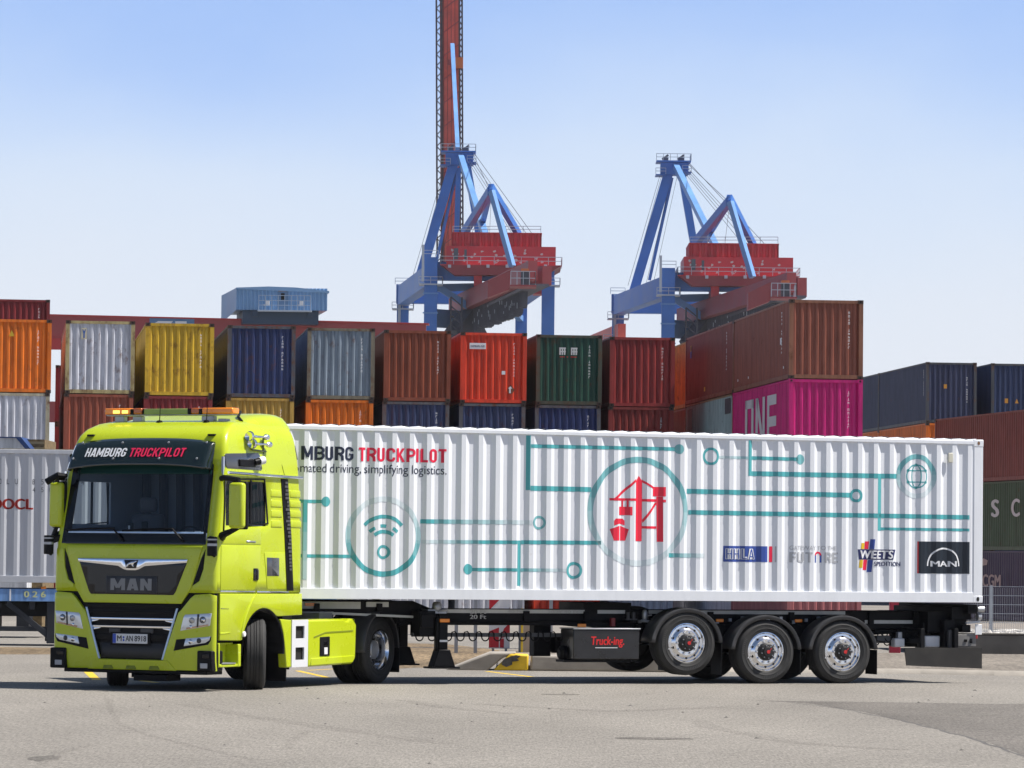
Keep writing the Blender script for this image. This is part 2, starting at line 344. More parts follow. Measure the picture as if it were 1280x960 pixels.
PAVE = ground_mat('dusty_pavement', (0.20, 0.175, 0.145), 0.25, 0.25, 40)
CONC = mat('cast_concrete', (0.33, 0.30, 0.26), 0.85, var=0.22, vscale=2.0, bump=0.3, bscale=30)
DARKCONC = mat('stained_concrete', (0.115, 0.105, 0.092), 0.9, var=0.35, vscale=1.4, bump=0.3, bscale=30)
DIRT = ground_mat('sandy_dirt', (0.19, 0.14, 0.085), 0.35, 0.4, 25)
GRAVEL = ground_mat('pale_gravel', (0.42, 0.40, 0.37), 0.7, 0.2, 9)
YEL = mat('road_yellow', (0.72, 0.47, 0.02), 0.6, var=0.12, vscale=6)
CRACK = mat('tar_crack', (0.10, 0.093, 0.085), 0.8, var=0.5, vscale=9)
GALV = mat('galvanised_steel', (0.36, 0.38, 0.41), 0.5, metal=0.5, var=0.12, vscale=4)

FARZ = -0.35
def gz(Y): return 0.0 if Y < 78 else (FARZ if Y > 112 else FARZ*(Y-78)/34)
g = MB(); ys = [-60, 20, 50, 78, 95, 112, 160, 400, 1200, 5000]
vs = []; fs = []
for y in ys:
    for x in (-2500, -60, 0, 60, 2500): vs.append((x, y, gz(y)))
for i in range(len(ys)-1):
    for j in range(4): fs.append((i*5+j, i*5+j+1, (i+1)*5+j+1, (i+1)*5+j))
g.add(vs, fs); struct(g.build('ground', ASPH, smooth=0))

def sheet(name, pts, z, m, follow=True):
    bm = bmesh.new(); bm.faces.new([bm.verts.new((p[0], p[1], 0)) for p in pts])
    for yc in (78, 95, 112): bmesh.ops.bisect_plane(bm, geom=bm.verts[:]+bm.edges[:]+bm.faces[:], plane_co=(0,yc,0), plane_no=(0,1,0), dist=1e-4)
    for v in bm.verts: v.co.z = z + (gz(v.co.y) if follow else 0)
    bmesh.ops.triangulate(bm, faces=bm.faces[:])
    me = bpy.data.meshes.new(name); bm.to_mesh(me); bm.free(); return finish(name, me, m, smooth=0)
def pgn(pts): return [tuple(gnd(x, y)[:2]) for x, y in pts]
# dark relaid patch in the lower right and thin marks on the old surface
struct(sheet('asphalt_patch', pgn([(958,876.0),(1010,879),(1080,890),(1160,908),(1240,930),(1330,962),(1500,962),(1500,878),(1250,880),(1100,877.5)]), 0.0008, ASPH2))
RZ = [0.0008]
def ribbon(pts, w0, jitter=0.0):
    RZ[0] += 0.0001; b = MB(); P = [Vector(gnd(*p)) for p in pts]; Q = []
    for i in range(len(P)-1):
        n = max(2, int((P[i+1]-P[i]).length/0.35))
        for k in range(n): Q.append(P[i].lerp(P[i+1], k/n))
    Q.append(P[-1]); vs = []
    for i, q in enumerate(Q):
        d = (Q[min(i+1, len(Q)-1)] - Q[max(i-1, 0)]).normalized(); s = Vector((-d.y, d.x, 0))
        q = q + s*random.uniform(-jitter, jitter); ww = w0*random.uniform(0.5, 1.3) if jitter else w0
        vs += [q+s*ww/2, q-s*ww/2]
    b.add([(v[0], v[1], RZ[0]) for v in vs], [(2*i, 2*i+1, 2*i+3, 2*i+2) for i in range(len(Q)-1)]); return b
for pts in ([(940,875.5),(985,877.5),(1040,884),(1120,899),(1200,919),(1285,946)],):
    struct(ribbon(pts, 0.05, 0.03).build('pavement_joint', CRACK, smooth=0))
SKID = ground_mat('tyre_mark', (0.204, 0.188, 0.166), 0.25, 0.16)
for pts, ww in (([(135,873),(140,890),(150,905),(190,920),(240,932),(320,950)], 0.10), ([(235,880),(300,893),(380,905),(470,918),(560,930)], 0.28),
            ([(360,936),(362,925),(385,914)], 0.10), ([(875,900),(885,908),(980,926),(1040,932),(1130,937)], 0.25),
            ([(50,955),(75,940),(110,931)], 0.12), ([(600,880),(760,889),(900,884)], 0.3),
            ([(505,875),(560,884),(640,892)], 0.25)):
    struct(ribbon(pts, ww, 0.02).build('tyre_mark', SKID, smooth=0))
for pts in ([(597,846-8.2),(640,842.5-1),(682,847.5)], [(366,842.5),(384,846)], ):
    pass
for a, b_ in (((608,839.2),(668,846.5)), ((372,838.5),(412,847.5)), ((385,838.0),(470,833.5))):
    struct(ribbon([a, b_], 0.10).build('yellow_line', YEL, smooth=0))
struct(ribbon([(108,838),(121,850)], 0.14).build('yellow_line', YEL, smooth=0))
struct(ribbon([(178,851),(196,853.5)], 0.14).build('yellow_line', YEL, smooth=0))
STAIN = ground_mat('oil_stain', (0.15, 0.138, 0.122), 0.25, 0.3)
for (sx_, sy_, rx_, ry_) in ((819,923.2,.46,.30),(55,948,.16,.5),(1210,893,.5,.5),(700,868,.3,.25)):
    p = gnd(sx_, sy_); r_ = random.Random(int(sx_)); struct(sheet('oil_stain', [(p.x+rx_*math.cos(t)*r_.uniform(.8,1.1), p.y+ry_*math.sin(t)*r_.uniform(.5,1.2)) for t in [i*.35 for i in range(18)]], 0.0026+0.0001*(int(sx_)%5), STAIN))
# small grit on the ground
b = MB()
for i in range(46):
    p = gnd(random.uniform(20, 1260), random.choice((random.uniform(858, 885), random.uniform(860, 955)))); s = random.uniform(0.012, 0.035)
    b.add([(p.x+s*math.cos(t)*random.uniform(.6,1.3), p.y+2.2*s*math.sin(t)*random.uniform(.6,1.3), 0.0) for t in (0,1.3,2.5,3.8,5.1)] + [(p.x, p.y, s*0.6)], [(i, (i+1)%5, 5) for i in range(5)])
struct(b.build('loose_grit', mat('grit', (0.10,0.093,0.083), 0.9), smooth=0), 'stuff')

# pavement zone behind the truck, with a low kerb edge
def front_curve(x):      # picture-free world line: the kerb edge wanders
    return 67.6 + 0.9*math.sin(x*0.55+0.7) + 0.25*math.sin(x*1.9)
xs = [-0.2+0.6*i for i in range(90)]
b = MB(); vs = []
for x in xs:
    y = 68.0 + (0.0 if x < 3 else 0.8*(1-math.exp(-(x-3)/3))) - (max(0, x-5.5)*0.25 if x < 9.5 else 1.0+ (x-9.5)*0.02)
    y += 0.12*math.sin(x*2.1)
    vs += [(x, y, 0.05), (x, 82, 0.06+gz(82))]
b.add(vs, [(2*i, 2*i+2, 2*i+3, 2*i+1) for i in range(len(xs)-1)])
struct(b.build('pavement', PAVE, smooth=0))
b = MB(); k = []
for i in range(len(xs)-1):
    a = Vector((vs[2*i][0], vs[2*i][1], 0.0)); c = Vector((vs[2*i+2][0], vs[2*i+2][1], 0.0))
    s = 0.16; b.add([(a.x,a.y-s,0.0),(c.x,c.y-s,0.0),(c.x,c.y-s*0.6,0.075),(a.x,a.y-s*0.6,0.075),(a.x,a.y+0.02,0.08),(c.x,c.y+0.02,0.08)], [(0,1,2,3),(3,2,5,4)])
struct(b.build('kerb', CONC, smooth=60))
# sandy strip left of the kerb island
struct(sheet('dirt_strip', pgn([(470,838),(520,834.5),(598,836.5),(640,812),(560,797),(500,795),(440,800),(420,815)]), 0.002, DIRT))
struct(sheet('sand_strip', pgn([(-30,818),(66,818),(66,808),(-30,806)]), 0.002, DIRT))

# the kerb island: broken concrete nose, one yellow painted block, long concrete run
isl = thing('kerb_island', 'broken concrete kerb island with a yellow painted face behind the trailer', 'kerb', (gnd(612,838).x, gnd(612,838).y, 0))
b = MB(); n = 7
x1 = gnd(660,838).x - isl.location.x
b.prism([(0.06,0),(x1,0),(x1+0.01,0.27),(0.34,0.285),(0.2,0.13)], 0.0, 0.55)
o = b.build('painted_block', YEL, isl, bevel=0.03)
b = MB(); b.prism([(-0.75,0),(-0.05,-0.02),(0.22,0.21),(0.46,0.30),(0.0,0.3)], 0.03, 0.95); b.build('broken_nose', CONC, isl, bevel=0.03)
b = MB(); b.prism([(0.20,0.10),(0.22,0.17),(0.30,0.22),(0.44,0.262),(0.52,0.25),(0.46,0.20),(0.50,0.17),(0.38,0.15),(0.38,0.10),(0.28,0.06)], -0.012, 0.05); b.build('broken_patch', mat('broken_concrete',(0.085,0.08,0.075),0.95,var=0.5,vscale=14), isl)
b = MB(); b.prism([(x1+0.03,0),(3.9,0),(3.7,0.22),(x1+0.05,0.27)], 0.02, 0.6); b.build('concrete_run', CONC, isl, bevel=0.04)

# wire fence behind the trailer: posts and wires
def wire_fence(name, label, x0, x1, Y, zb, h, posts, mesh=False, yaw=0.0, wire=0.006, group=None):
    t = thing(name, label, 'fence', (x0, Y, zb), yaw, group); L = x1-x0
    for px in posts:
        b = MB(); b.box(px-0.035, px+0.035, -0.03, 0.03, 0, h+0.05); b.build('post', GALV, t)
    b = MB()
    if mesh:
        k = 0
        while k*0.05 < L: b.box(k*0.05, k*0.05+wire, -0.004, 0.004, 0.04, h); k += 1
        for z in [0.04+i*0.2 for i in range(int(h/0.2)+1)]: b.box(0, L, -0.014, -0.006, z, z+0.012)
    else:
        for z in [0.25*i+0.1 for i in range(int(h/0.25))]: b.box(0, L, -0.036, -0.03, z, z+0.010)
    b.build('wire_mesh' if mesh else 'wires', GALV, t)
    return t
p0 = gnd(548,815); s82 = p0.y/5000
wire_fence('wire_fence', 'grey wire fence on thin posts seen under the white trailer', p0.x-0.9, p0.x+2.4, p0.y, gz(p0.y), 1.5, [0.0, 0.9, 0.9+22*s82, 0.9+46*s82, 0.9+102*s82, 0.9+140*s82])
pf = gnd(1236,786); 
# right: plinth, gravel bed, mesh fence
pl = thing('concrete_plinth', 'low stained concrete retaining plinth at the right edge', 'plinth', (gnd(1150,812).x, gnd(1150,812).y, gz(gnd(1150,812).y)-0.05))
b = MB(); b.box(0, 9.0, 0, 0.5, 0, 0.46); b.build('wall', DARKCONC, pl, bevel=0.02)
b = MB(); b.box(0, 9.0, -0.02, 0.3, 0.464, 0.50); b.build('coping', DARKCONC, pl, bevel=0.01)
b = MB(); yy = pl.location.y; b.add([(pl.location.x, yy+0.35, 0.30), (pl.location.x+16, yy+0.35, 0.30), (pl.location.x+16, yy+9, 0.30), (pl.location.x, yy+9, 0.30)], [(0,1,2,3)])
struct(b.build('gravel_bed', GRAVEL, smooth=0))
gp = []
b = MB()
for i in range(420):
    x = pl.location.x + random.uniform(0.3, 9); y = yy+0.5+random.random()**1.6*3.0; s = random.uniform(0.04, 0.11)
    vs = [(x+s*math.cos(t)*random.uniform(.7,1.2), y+s*math.sin(t)*random.uniform(.7,1.2), 0.29) for t in (0,1.25,2.5,3.7,5)]
    b.add(vs+[(x+random.uniform(-.3,.3)*s, y, 0.3+s*random.uniform(.5,1.0))], [(k,(k+1)%5,5) for k in range(5)])
struct(b.build('gravel_stones', mat('gravel_stone',(0.42,0.40,0.37),0.9,var=0.35,vscale=3), smooth=0), 'stuff')
wire_fence('mesh_fence', 'grey welded mesh fence above the concrete plinth at the right edge', atY(1205,760,yy+3.0).x, atY(1205,760,yy+3.0).x+9, yy+3.0, 0.30, 1.02, [0.60, 3.1, 5.6, 8.1], mesh=True)

# red and white barrier board
q = gnd(611,815); bb = thing('barrier_board', 'red and white slanted hazard board standing behind the trailer', 'hazard board', (q.x, q.y-0.4, gz(q.y)))
bw = 26*q.y/5000
b = MB(); b.box(0, bw, 0, 0.03, 0.10, 1.15); b.build('board', WHITE, bb)
for poly in ([(0,0.93),(0,1.15),(0.32,1.15)], [(0,0.93),(0.32,1.15),(0.20,1.15),(0,1.02)], [(0.18,0.62),(bw,0.92),(bw,1.02),(0.25,0.62)], [(0,0.12),(0,0.5),(0.23,0.62),(0.23,0.12)], [(0.23,0.30),(bw,0.38),(bw,0.62),(0.4,0.62)]):
    pass
b = MB()
for poly in ([(0,0.86),(0,1.149),(0.28,1.149)], [(0.24,0.62),(0.32,0.62),(bw,0.94),(bw,0.86)], [(0,0.12),(0,0.44),(0.20,0.52),(0.20,0.12)], [(0.22,0.30),(bw,0.36),(bw,0.62),(0.30,0.50)], [(0.22,0.12),(0.30,0.12),(0.30,0.3),(0.22,0.3)]):
    b.add([(x, -0.004, z) for x, z in poly], [tuple(range(len(poly)))])
b.build('stripes', mat('barrier_red', (0.55,0.015,0.03), 0.5), bb)
for px in (0.06, bw-0.1): 
    b = MB(); b.box(px, px+0.05, 0.035, 0.085, 0, 1.1); b.build('post', GALV, bb)
# red marker post under the rear of the trailer
q = gnd(1112,817); t = thing('marker_post', 'plain red square marker post behind the rear of the trailer', 'post', (q.x, q.y, gz(q.y)))
b = MB(); b.box(0, 13.5*q.y/5000, 0, 0.2, 0, 1.25); b.build('shaft', mat('post_red',(0.42,0.02,0.045),0.5,var=0.1,vscale=3), t, bevel=0.015)
b = MB(); b.box(0.03, 13.5*q.y/5000-0.03, 0.03, 0.17, 1.252, 1.27); b.build('cap', mat('post_red',(0.42,0.02,0.045)), t)
# timber coloured cabinet
q = gnd(654,817); t = thing('utility_cabinet', 'beige utility cabinet with yellow edge strips standing behind the trailer', 'cabinet', (q.x, q.y, gz(q.y)))
cw = 20*q.y/5000
b = MB(); b.box(0, cw, 0, 0.5, 0.02, 0.85); b.build('body', mat('cabinet_beige',(0.36,0.27,0.19),0.6,var=0.2,vscale=4), t, bevel=0.01)
b = MB(); b.box(-0.05, -0.005, 0.0, 0.05, 0, 0.9); b.build('edge_strip', YEL, t)

# ================================================================== sea containers
CP, CD = 0.278, 0.036
def corr(b, x0, x1, z0, z1, fn, p=CP, d=CD, phase=0.0):
    """corrugated sheet between x0..x1: fn(x, depth, z) -> point"""
    bp = [(0.0,0.0),(0.0685,d),(0.1385,d),(0.207,0.0)]; sc_ = p/CP
    xs = [(x0, 0.0)]; k = -1
    x = x0 + phase
    while x < x1 - p*0.3:
        for a, dd in bp:
            xx = x + a*sc_
            if x0 < xx < x1: xs.append((xx, dd))
        x += p
    xs.append((x1, 0.0))
    vs = []; n = len(xs)
    for xx, dd in xs: vs += [fn(xx, dd, z0), fn(xx, dd, z1)]
    b.add(vs, [(2*i, 2*i+2, 2*i+3, 2*i+1) for i in range(n-1)])
TPL = {}
def ctemplate(L, H, W=2.438):
    k = (L, H)
    if k in TPL: return TPL[k]
    T = []
    dummy = mat('dummy', (0.5,0.5,0.5))
    # frame: posts, rails, sills
    b = MB(); pw = 0.14
    for x in (0, W-pw):
        for y in (0, L-0.12): b.box(x, x+pw, y, y+0.12, 0.118, H-0.118)
    for y in (0.01, L-0.07): b.box(pw, W-pw, y, y+0.06, H-0.11, H-0.012); b.box(pw, W-pw, y, y+0.06, 0.02, 0.15)
    for x in (0.008, W-0.068): b.box(x, x+0.06, 0.12, L-0.12, H-0.075, H-0.012); b.box(x, x+0.06, 0.12, L-0.12, 0.02, 0.16)
    T.append(('frame', b, 0))
    b = MB(); corr(b, pw, W-pw, 0.15, H-0.11, lambda x, d, z: (x, 0.025+d*1.45, z), p=0.25, phase=0.06); T.append(('end_panel', b, 0))
    b = MB(); b.add([(pw, L-0.03, 0.15), (W-pw, L-0.03, 0.15), (W-pw, L-0.03, H-0.11), (pw, L-0.03, H-0.11)], [(1,0,3,2)]); T.append(('door_panel', b, 0))
    b = MB(); corr(b, 0.12, L-0.12, 0.16, H-0.075, lambda x, d, z: (0.02+d, x, z), phase=0.05); T.append(('side_panel', b, 0))
    b = MB(); corr(b, 0.12, L-0.12, 0.16, H-0.075, lambda x, d, z: (W-0.02-d, x, z), phase=0.05); T.append(('side_panel', b, 0))
    b = MB(); corr(b, 0.07, L-0.07, 0.07, W-0.07, lambda x, d, z: (z, x, H-0.02-d*0.4), phase=0.05); b.add([(0.07,0.07,0.14),(W-0.07,0.07,0.14),(W-0.07,L-0.07,0.14),(0.07,L-0.07,0.14)], [(0,3,2,1)]); T.append(('roof', b, 0))
    out = []
    for nm, bb_, mi in T:
        o = bb_.build(nm, dummy, smooth=12); out.append((nm, o.data)); bpy.data.objects.remove(o)
    b = MB(); b.box(0, 0.18, 0, 0.18, 0, 0.118); o = b.build('corner_casting', dummy, bevel=0.0); cm = o.data; bpy.data.objects.remove(o)
    b = MB(); b.lathe([(0.034, 0.0), (0.0, 0.0)], (0.09, -0.003, 0.06), 10); o = b.build('casting_hole', dummy); hm = o.data; bpy.data.objects.remove(o)
    TPL[k] = (out, cm, hm); return TPL[k]
def link(me, nm, parent, m, loc=(0,0,0)):
    o = bpy.data.objects.new(nm, me); COL.objects.link(o); o.parent = parent; o.location = loc
    o.material_slots[0].link = 'OBJECT'; o.material_slots[0].material = m; return o
CASTING = weathered('casting_steel', (0.06, 0.035, 0.025, 1), 0.6)
HOLE = mat('casting_dark', (0.006,0.006,0.006), 0.9)
def code_strip(parent, x, z0, z1, fn, m, w=0.054, n=11, seed=0):
    """a vertical column of small stencilled characters too small to read"""
    r = random.Random(seed); b = MB(); z = z1
    h = (z1-z0)/n
    for i in range(n):
        z -= h
        if i == 4: continue
        a = x - w/2; q = h*0.68; t = w*0.27
        kind = r.randint(0, 3)
        segs = [(a, a+t, 0, q)] if kind != 1 else [(a, a+w, 0, t)]
        if kind in (0, 2): segs += [(a+t, a+w, q-t, q)]
        if kind in (2, 3): segs += [(a+w-t, a+w, 0, q-t)]
        if kind == 3: segs += [(a+t, a+w-t, q*0.45, q*0.45+t)]
        if kind == 1: segs += [(a+w*0.4, a+w*0.4+t, t, q)]
        for (p, q1, r0, r1) in segs:
            b.add([fn(p, z+r0), fn(q1, z+r0), fn(q1, z+r1), fn(p, z+r1)], [(0,1,2,3)])
    return b.build('code_marking', m, parent, smooth=0, recalc=False)
YAW = math.atan((640-165)/5000.0)
def container(label, loc, col, rust=0.35, L=12.192, H=2.591, yaw=YAW, group='sea containers stacked in the yard', framecol=None, code=(0.75,0.75,0.74), name='shipping_container', full=True, seed=[0]):
    seed[0] += 1
    t = thing(name, label, 'container', loc, yaw, group)
    col = tuple(min(0.75, c*1.22+0.004) for c in col); framecol = framecol and tuple(min(0.75, c*1.2) for c in framecol)
    rust = min(0.75, rust+0.13) if rust > 0.1 else rust
    key = '_'.join('%02d' % int(c*99) for c in col) + '_%d' % int(rust*10)
    m = weathered('container_paint_'+key, tuple(col)+(1,), rust)
    mf = m if framecol is None else weathered('frame_paint_'+key, tuple(framecol)+(1,), min(0.9, rust+0.3))
    parts, cm, hm = ctemplate(L, H)
    for nm, me in parts: link(me, nm, t, mf if nm == 'frame' else m)
    for x in (-0.004, 2.438-0.176):
        for z in (-0.002, H-0.116):
            c = link(cm, 'corner_casting', t, CASTING if rust > 0.15 else mf, (x, -0.004, z))
            link(hm, 'casting_hole', c, HOLE)
            c = link(cm, 'corner_casting', t, CASTING if rust > 0.15 else mf, (x, L-0.176, z))
    if code:
        code_strip(t, 1.97, 1.0, 2.25, lambda a, z: (a, 0.016, z), mat('stencil_%02d' % int(code[0]*99), code, 0.6), seed=seed[0])
    return t
def colloc(px, Y): # front-left corner of a column seen at px
    return atY(px, 690, Y).x, Y
NAVY = (0.018, 0.030, 0.095); RUSTRED = (0.19, 0.047, 0.022); MAROON = (0.17, 0.018, 0.020); ORANGE = (0.55, 0.125, 0.008)
GREY = (0.17, 0.21, 0.25); SILVER = (0.42, 0.43, 0.47); YELLOW = (0.46, 0.29, 0.018); REDC = (0.56, 0.045, 0.016); GREEN = (0.016, 0.060, 0.040)
MAGENTA = (0.42, 0.008, 0.13); BROWN = (0.19, 0.058, 0.036); TAN = (0.36, 0.22, 0.04); TEALC = (0.22, 0.32, 0.32)
cols = [(-27, 140.5), (78, 141), (178, 142), (281, 143), (381, 144), (477, 145), (573, 146), (668, 147), (760, 148)]
top = [('orange container second from the top on the far left stack', ORANGE, .35, None), ('silver white container with rusty posts on the top row', SILVER, .42, (.33,.27,.13)),
       ('yellow dented container on the top row', YELLOW, .5, None), ('dark blue container with rusty frame on the top row', NAVY, .45, (.07,.075,.09)),
       ('blue grey faded container with rusty frame on the top row', GREY, .45, (.16,.14,.10)), ('rust brown container on the top row beside the bright red one', RUSTRED, .3, None),
       ('bright red container with a white name plate on the top row', REDC, .2, None), ('dark green container with two white marks on the top row', GREEN, .35, (.06,.065,.045)),
       ('dull maroon container at the right end of the top row', (.25,.030,.028), .25, None)]
low = [('pale grey container below the orange one at far left', SILVER, .25, (.33,.30,.22)), ('rust brown container below the silver white one', (.22,.055,.03), .3, None), ('dark maroon container below the yellow one', MAROON, .3, None),
       ('tan yellow container below the dark blue one', TAN, .4, None), ('orange container below the blue grey one', ORANGE, .45, None), ('navy container below the rust brown one', (.03,.042,.10), .35, (.09,.09,.10)),
       ('navy container below the bright red one', (.03,.042,.10), .4, (.09,.09,.10)), ('navy container below the dark green one', (.022,.035,.11), .3, (.09,.09,.10)), ('dull maroon container below the maroon one', (.20,.03,.025), .3, None)]
tier1 = [SILVER, RUSTRED, NAVY, SILVER, SILVER, SILVER, SILVER, REDC, SILVER]; tier2 = [NAVY, ORANGE, RUSTRED, MAROON, NAVY, RUSTRED, ORANGE, GREY, NAVY]
SHORT = ['far left orange one', 'silver white one', 'yellow dented one', 'rusty framed dark blue one', 'faded blue grey one', 'rust brown one', 'bright red one', 'dark green one', 'dull maroon one']
H0 = 2.591
TOPS = {}
for i, (px, Y) in enumerate(cols):
    x, y = colloc(px, Y); yw_ = R(8.4 if i == 0 else 7.2 if i < 4 else 6.2)
    TOPS[i] = container(top[i][0], (x, y, FARZ+3*H0), top[i][1], top[i][2], framecol=top[i][3], yaw=yw_)
    container(low[i][0], (x-0.03, y, FARZ+2*H0), low[i][1], low[i][2], framecol=low[i][3], yaw=yw_)
    container('mostly hidden second lowest container of the stack topped by the '+SHORT[i], (x, y, FARZ+H0), tier2[i], .3, code=None, yaw=yw_, group='lower containers of the long row')
    container('mostly hidden bottom container of the stack topped by the '+SHORT[i], (x, y, FARZ), tier1[i], .3, code=None, yaw=yw_, group='lowest containers of the long row')
    # the next container behind, only its side shows
    if i in (2, 3, 4, 6, 7, 8):
        container('container standing behind the '+SHORT[i]+', only its side showing', (x-math.sin(yw_)*12.25, y+12.25*math.cos(yw_), FARZ+3*H0), {2:(.3,.12,.03),3:TAN,4:(.10,.12,.14),6:RUSTRED,7:BROWN,8:BROWN}[i], .3, code=None, yaw=yw_, group='containers behind the long row')
# details on the top row
def mark(t, name, polys, m, y=0.012, sub=None):
    b = MB()
    for p in polys: b.add([(x, y, z) for x, z in p], [tuple(range(len(p)))])
    return b.build(name, m, t, smooth=0, recalc=False)
rect = lambda x0, x1, z0, z1: [(x0,z0),(x1,z0),(x1,z1),(x0,z1)]
t = TOPS[6]
mark(t, 'name_plate', [rect(0.33,0.93,1.98,2.20)], WHITE, 0.012)
flat_text('name_lettering', 'HAMBURG SÜD', 0.37, 0.89, 2.05, 2.14, lambda a, b: (a, 0.009, b), mat('print_navy',(0.02,0.02,0.08),0.5), t, bold=0.02)
mark(t, 'label_sticker', [rect(1.52,1.65,1.06,1.19)], WHITE); mark(t, 'repair_patch', [[(1.72,0.5),(1.86,0.7),(2.0,0.5),(1.92,0.36),(1.80,0.36)]], mat('rust_patch',(0.20,0.06,0.03),0.9,var=0.3,vscale=8))
mark(t, 'warning_arrow', [[(1.80,0.38),(1.80,0.55),(1.76,0.55),(1.84,0.63),(1.92,0.55),(1.86,0.55),(1.86,0.38)]], WHITE, 0.009)
t = TOPS[7]
b = MB()
for x0 in (0.85, 1.28):
    for k in range(3): b.add([(x,0.010,z) for x, z in rect(x0+0.085*k, x0+0.085*k+0.055, 1.85, 2.11)], [(0,1,2,3)])
    b.add([(x,0.009,z) for x, z in rect(x0, x0+0.24, 2.07, 2.12)], [(0,1,2,3)]); b.add([(x,0.009,z) for x, z in rect(x0, x0+0.24, 1.95, 1.99)], [(0,1,2,3)])
b.build('emblem_block', mat('faded_white',(0.62,0.64,0.62),0.6), t, smooth=0, recalc=False)
mark(t, 'red_underline', [rect(0.87,1.05,1.76,1.79), rect(1.12,1.18,1.76,1.79), rect(1.27,1.5,1.76,1.79)], mat('print_red',(0.5,0.03,0.03),0.5))
t = TOPS[1]; mark(t, 'blue_sticker', [rect(0.55,0.74,1.93,2.33)], mat('sticker_cream',(0.55,0.5,0.36),0.6)); mark(t, 'sticker_figure', [[(0.58,2.28),(0.61,2.28),(0.645,2.2),(0.68,2.28),(0.71,2.28),(0.67,2.13),(0.67,1.97),(0.62,1.97),(0.62,2.13)]], mat('sticker_blue',(0.03,0.10,0.35),0.6), 0.008)
mark(TOPS[0], 'warning_triangle', [[(0.95,1.98),(1.13,1.98),(1.10,2.08),(1.04,2.2),(0.98,2.08)]], mat('sticker_yellow',(0.55,0.35,0.02),0.6))
# the odd ones behind and above the long row
x, y = colloc(-14, 171); container('maroon container alone on the top behind the far left orange one', (x, y, FARZ+4*H0), MAROON, .25, yaw=R(8.4))
for k in range(4): container(('dark maroon','navy','rust red','orange')[k]+' container hidden in the stack behind the far left orange one', (x, y, FARZ+k*H0), (MAROON, NAVY, RUSTRED, ORANGE)[k], .3, code=None, yaw=R(8.4), group='stack behind the far left')
x, y = colloc(97, 153.6); container('dark maroon container showing a strip right of the silver white one', (x-0.1, y, FARZ+3*H0), MAROON, .25, code=None)
for k in range(3): container(('maroon','navy','yellow')[k]+' container hidden low behind the silver white one', (colloc(97,153.6)[0]-0.1, 153.6, FARZ+k*H0), (MAROON, NAVY, YELLOW)[k], .3, code=None, group='containers behind the rust brown one')
x, y = colloc(66, 176); container('dark maroon container showing a strip left of the rust brown one', (x, y, FARZ+3*H0), (.12,.012,.02), .2, code=None)
for k in range(3): container(('bottom','second','third')[k]+' container up of the hidden maroon stack far behind the silver white one', (x, y, FARZ+k*H0), MAROON, .3, code=None, group='stack behind the silver white one')
x, y = colloc(857, 156.3); HC = 2.896
c9 = container('orange yellow container whose side shows behind the maroon one', (x, y, FARZ+HC+2*H0), (.50,.18,.012), .55, framecol=(.40,.24,.02))
container('brown container below the orange yellow one', (x, y, FARZ+HC+H0), BROWN, .3); 
for k, hh in ((0, HC), (1, H0)): container(('pale bottom','brown second')[k]+' container hidden below the orange yellow one', (x, y, FARZ+(0, HC)[k]), (SILVER, BROWN)[k], .3, H=hh, code=None, group='low containers of the orange yellow stack')
# near block with the magenta container
x, y = colloc(984.5, 130); ax = Vector((-math.sin(YAW), math.cos(YAW), 0)); P1 = Vector((x, y, 0)); P2 = P1 + ax*12.25
Z3 = FARZ+HC+2*H0
b1 = container('rust brown container on top of the magenta one', P1+Vector((0,0,Z3)), BROWN, .22, framecol=(.20,.085,.05))
b2 = container('rust brown container on top of the pale teal one', P2+Vector((0,0,Z3)), (.165,.046,.034), .3, framecol=(.19,.07,.045))
mg = container('magenta container with large white lettering', P1+Vector((0,0,Z3-H0)), MAGENTA, .05, code=(.8,.7,.75))
tl = container('pale teal container with rusty edge beside the magenta one', P2+Vector((0,0,Z3-H0)), TEALC, .3, code=None, framecol=(.22,.17,.10))
for k, z in enumerate((0, HC)):
    container(('dull pink bottom','rust red middle')[k]+' container hidden under the magenta one', P1+Vector((0,0,FARZ+z)), ((.3,.1,.1), RUSTRED)[k], .3, H=(HC, H0)[k], code=None, group='low containers of the near block')
    container(('silver bottom','grey middle')[k]+' container hidden under the pale teal one', P2+Vector((0,0,FARZ+z)), (SILVER, GREY)[k], .3, H=(HC, H0)[k], code=None, group='low containers of the near block')
def sidetext(t, s, L0, L1, z0, z1, m, bold=0.05, off=0.012):   # lettering on the left (x=0) side, read from outside: runs towards the front end
    return flat_text('side_lettering', s, L0, L1, z0, z1, lambda a, b: (off, -a, b), m, t, bold=bold)
# ONE: built from straight strokes
b = MB()
def stroke(pts): b.add([(0.012, -a, z) for a, z in pts], [tuple(range(len(pts)))])
x0 = -9.35; zz0, zz1 = 0.42, 2.2
for rct in ((0,1.9,zz1-.3,zz1),(0,1.9,zz0,zz0+.3),(0,.5,zz0,zz1),(1.4,1.9,zz0,zz1)): stroke([(x0+rct[0],rct[2]),(x0+rct[1],rct[2]),(x0+rct[1],rct[3]),(x0+rct[0],rct[3])])
n0 = x0+2.35
for rct in ((0,.5,zz0,zz1),(1.5,2.0,zz0,zz1)): stroke([(n0+rct[0],rct[2]),(n0+rct[1],rct[2]),(n0+rct[1],rct[3]),(n0+rct[0],rct[3])])
stroke([(n0+.02,zz1),(n0+.55,zz1),(n0+1.98,zz0),(n0+1.45,zz0)])
e0 = n0+2.5
for rct in ((0,.45,zz0,zz1),(.45,1.9,zz1-.34,zz1),(.45,1.9,1.14,1.48),(.45,1.9,zz0,zz0+.34)): stroke([(e0+rct[0],rct[2]),(e0+rct[1],rct[2]),(e0+rct[1],rct[3]),(e0+rct[0],rct[3])])
b.build('side_lettering', mat('lettering_white',(0.62,0.62,0.63),0.6), mg, smooth=0, recalc=False)
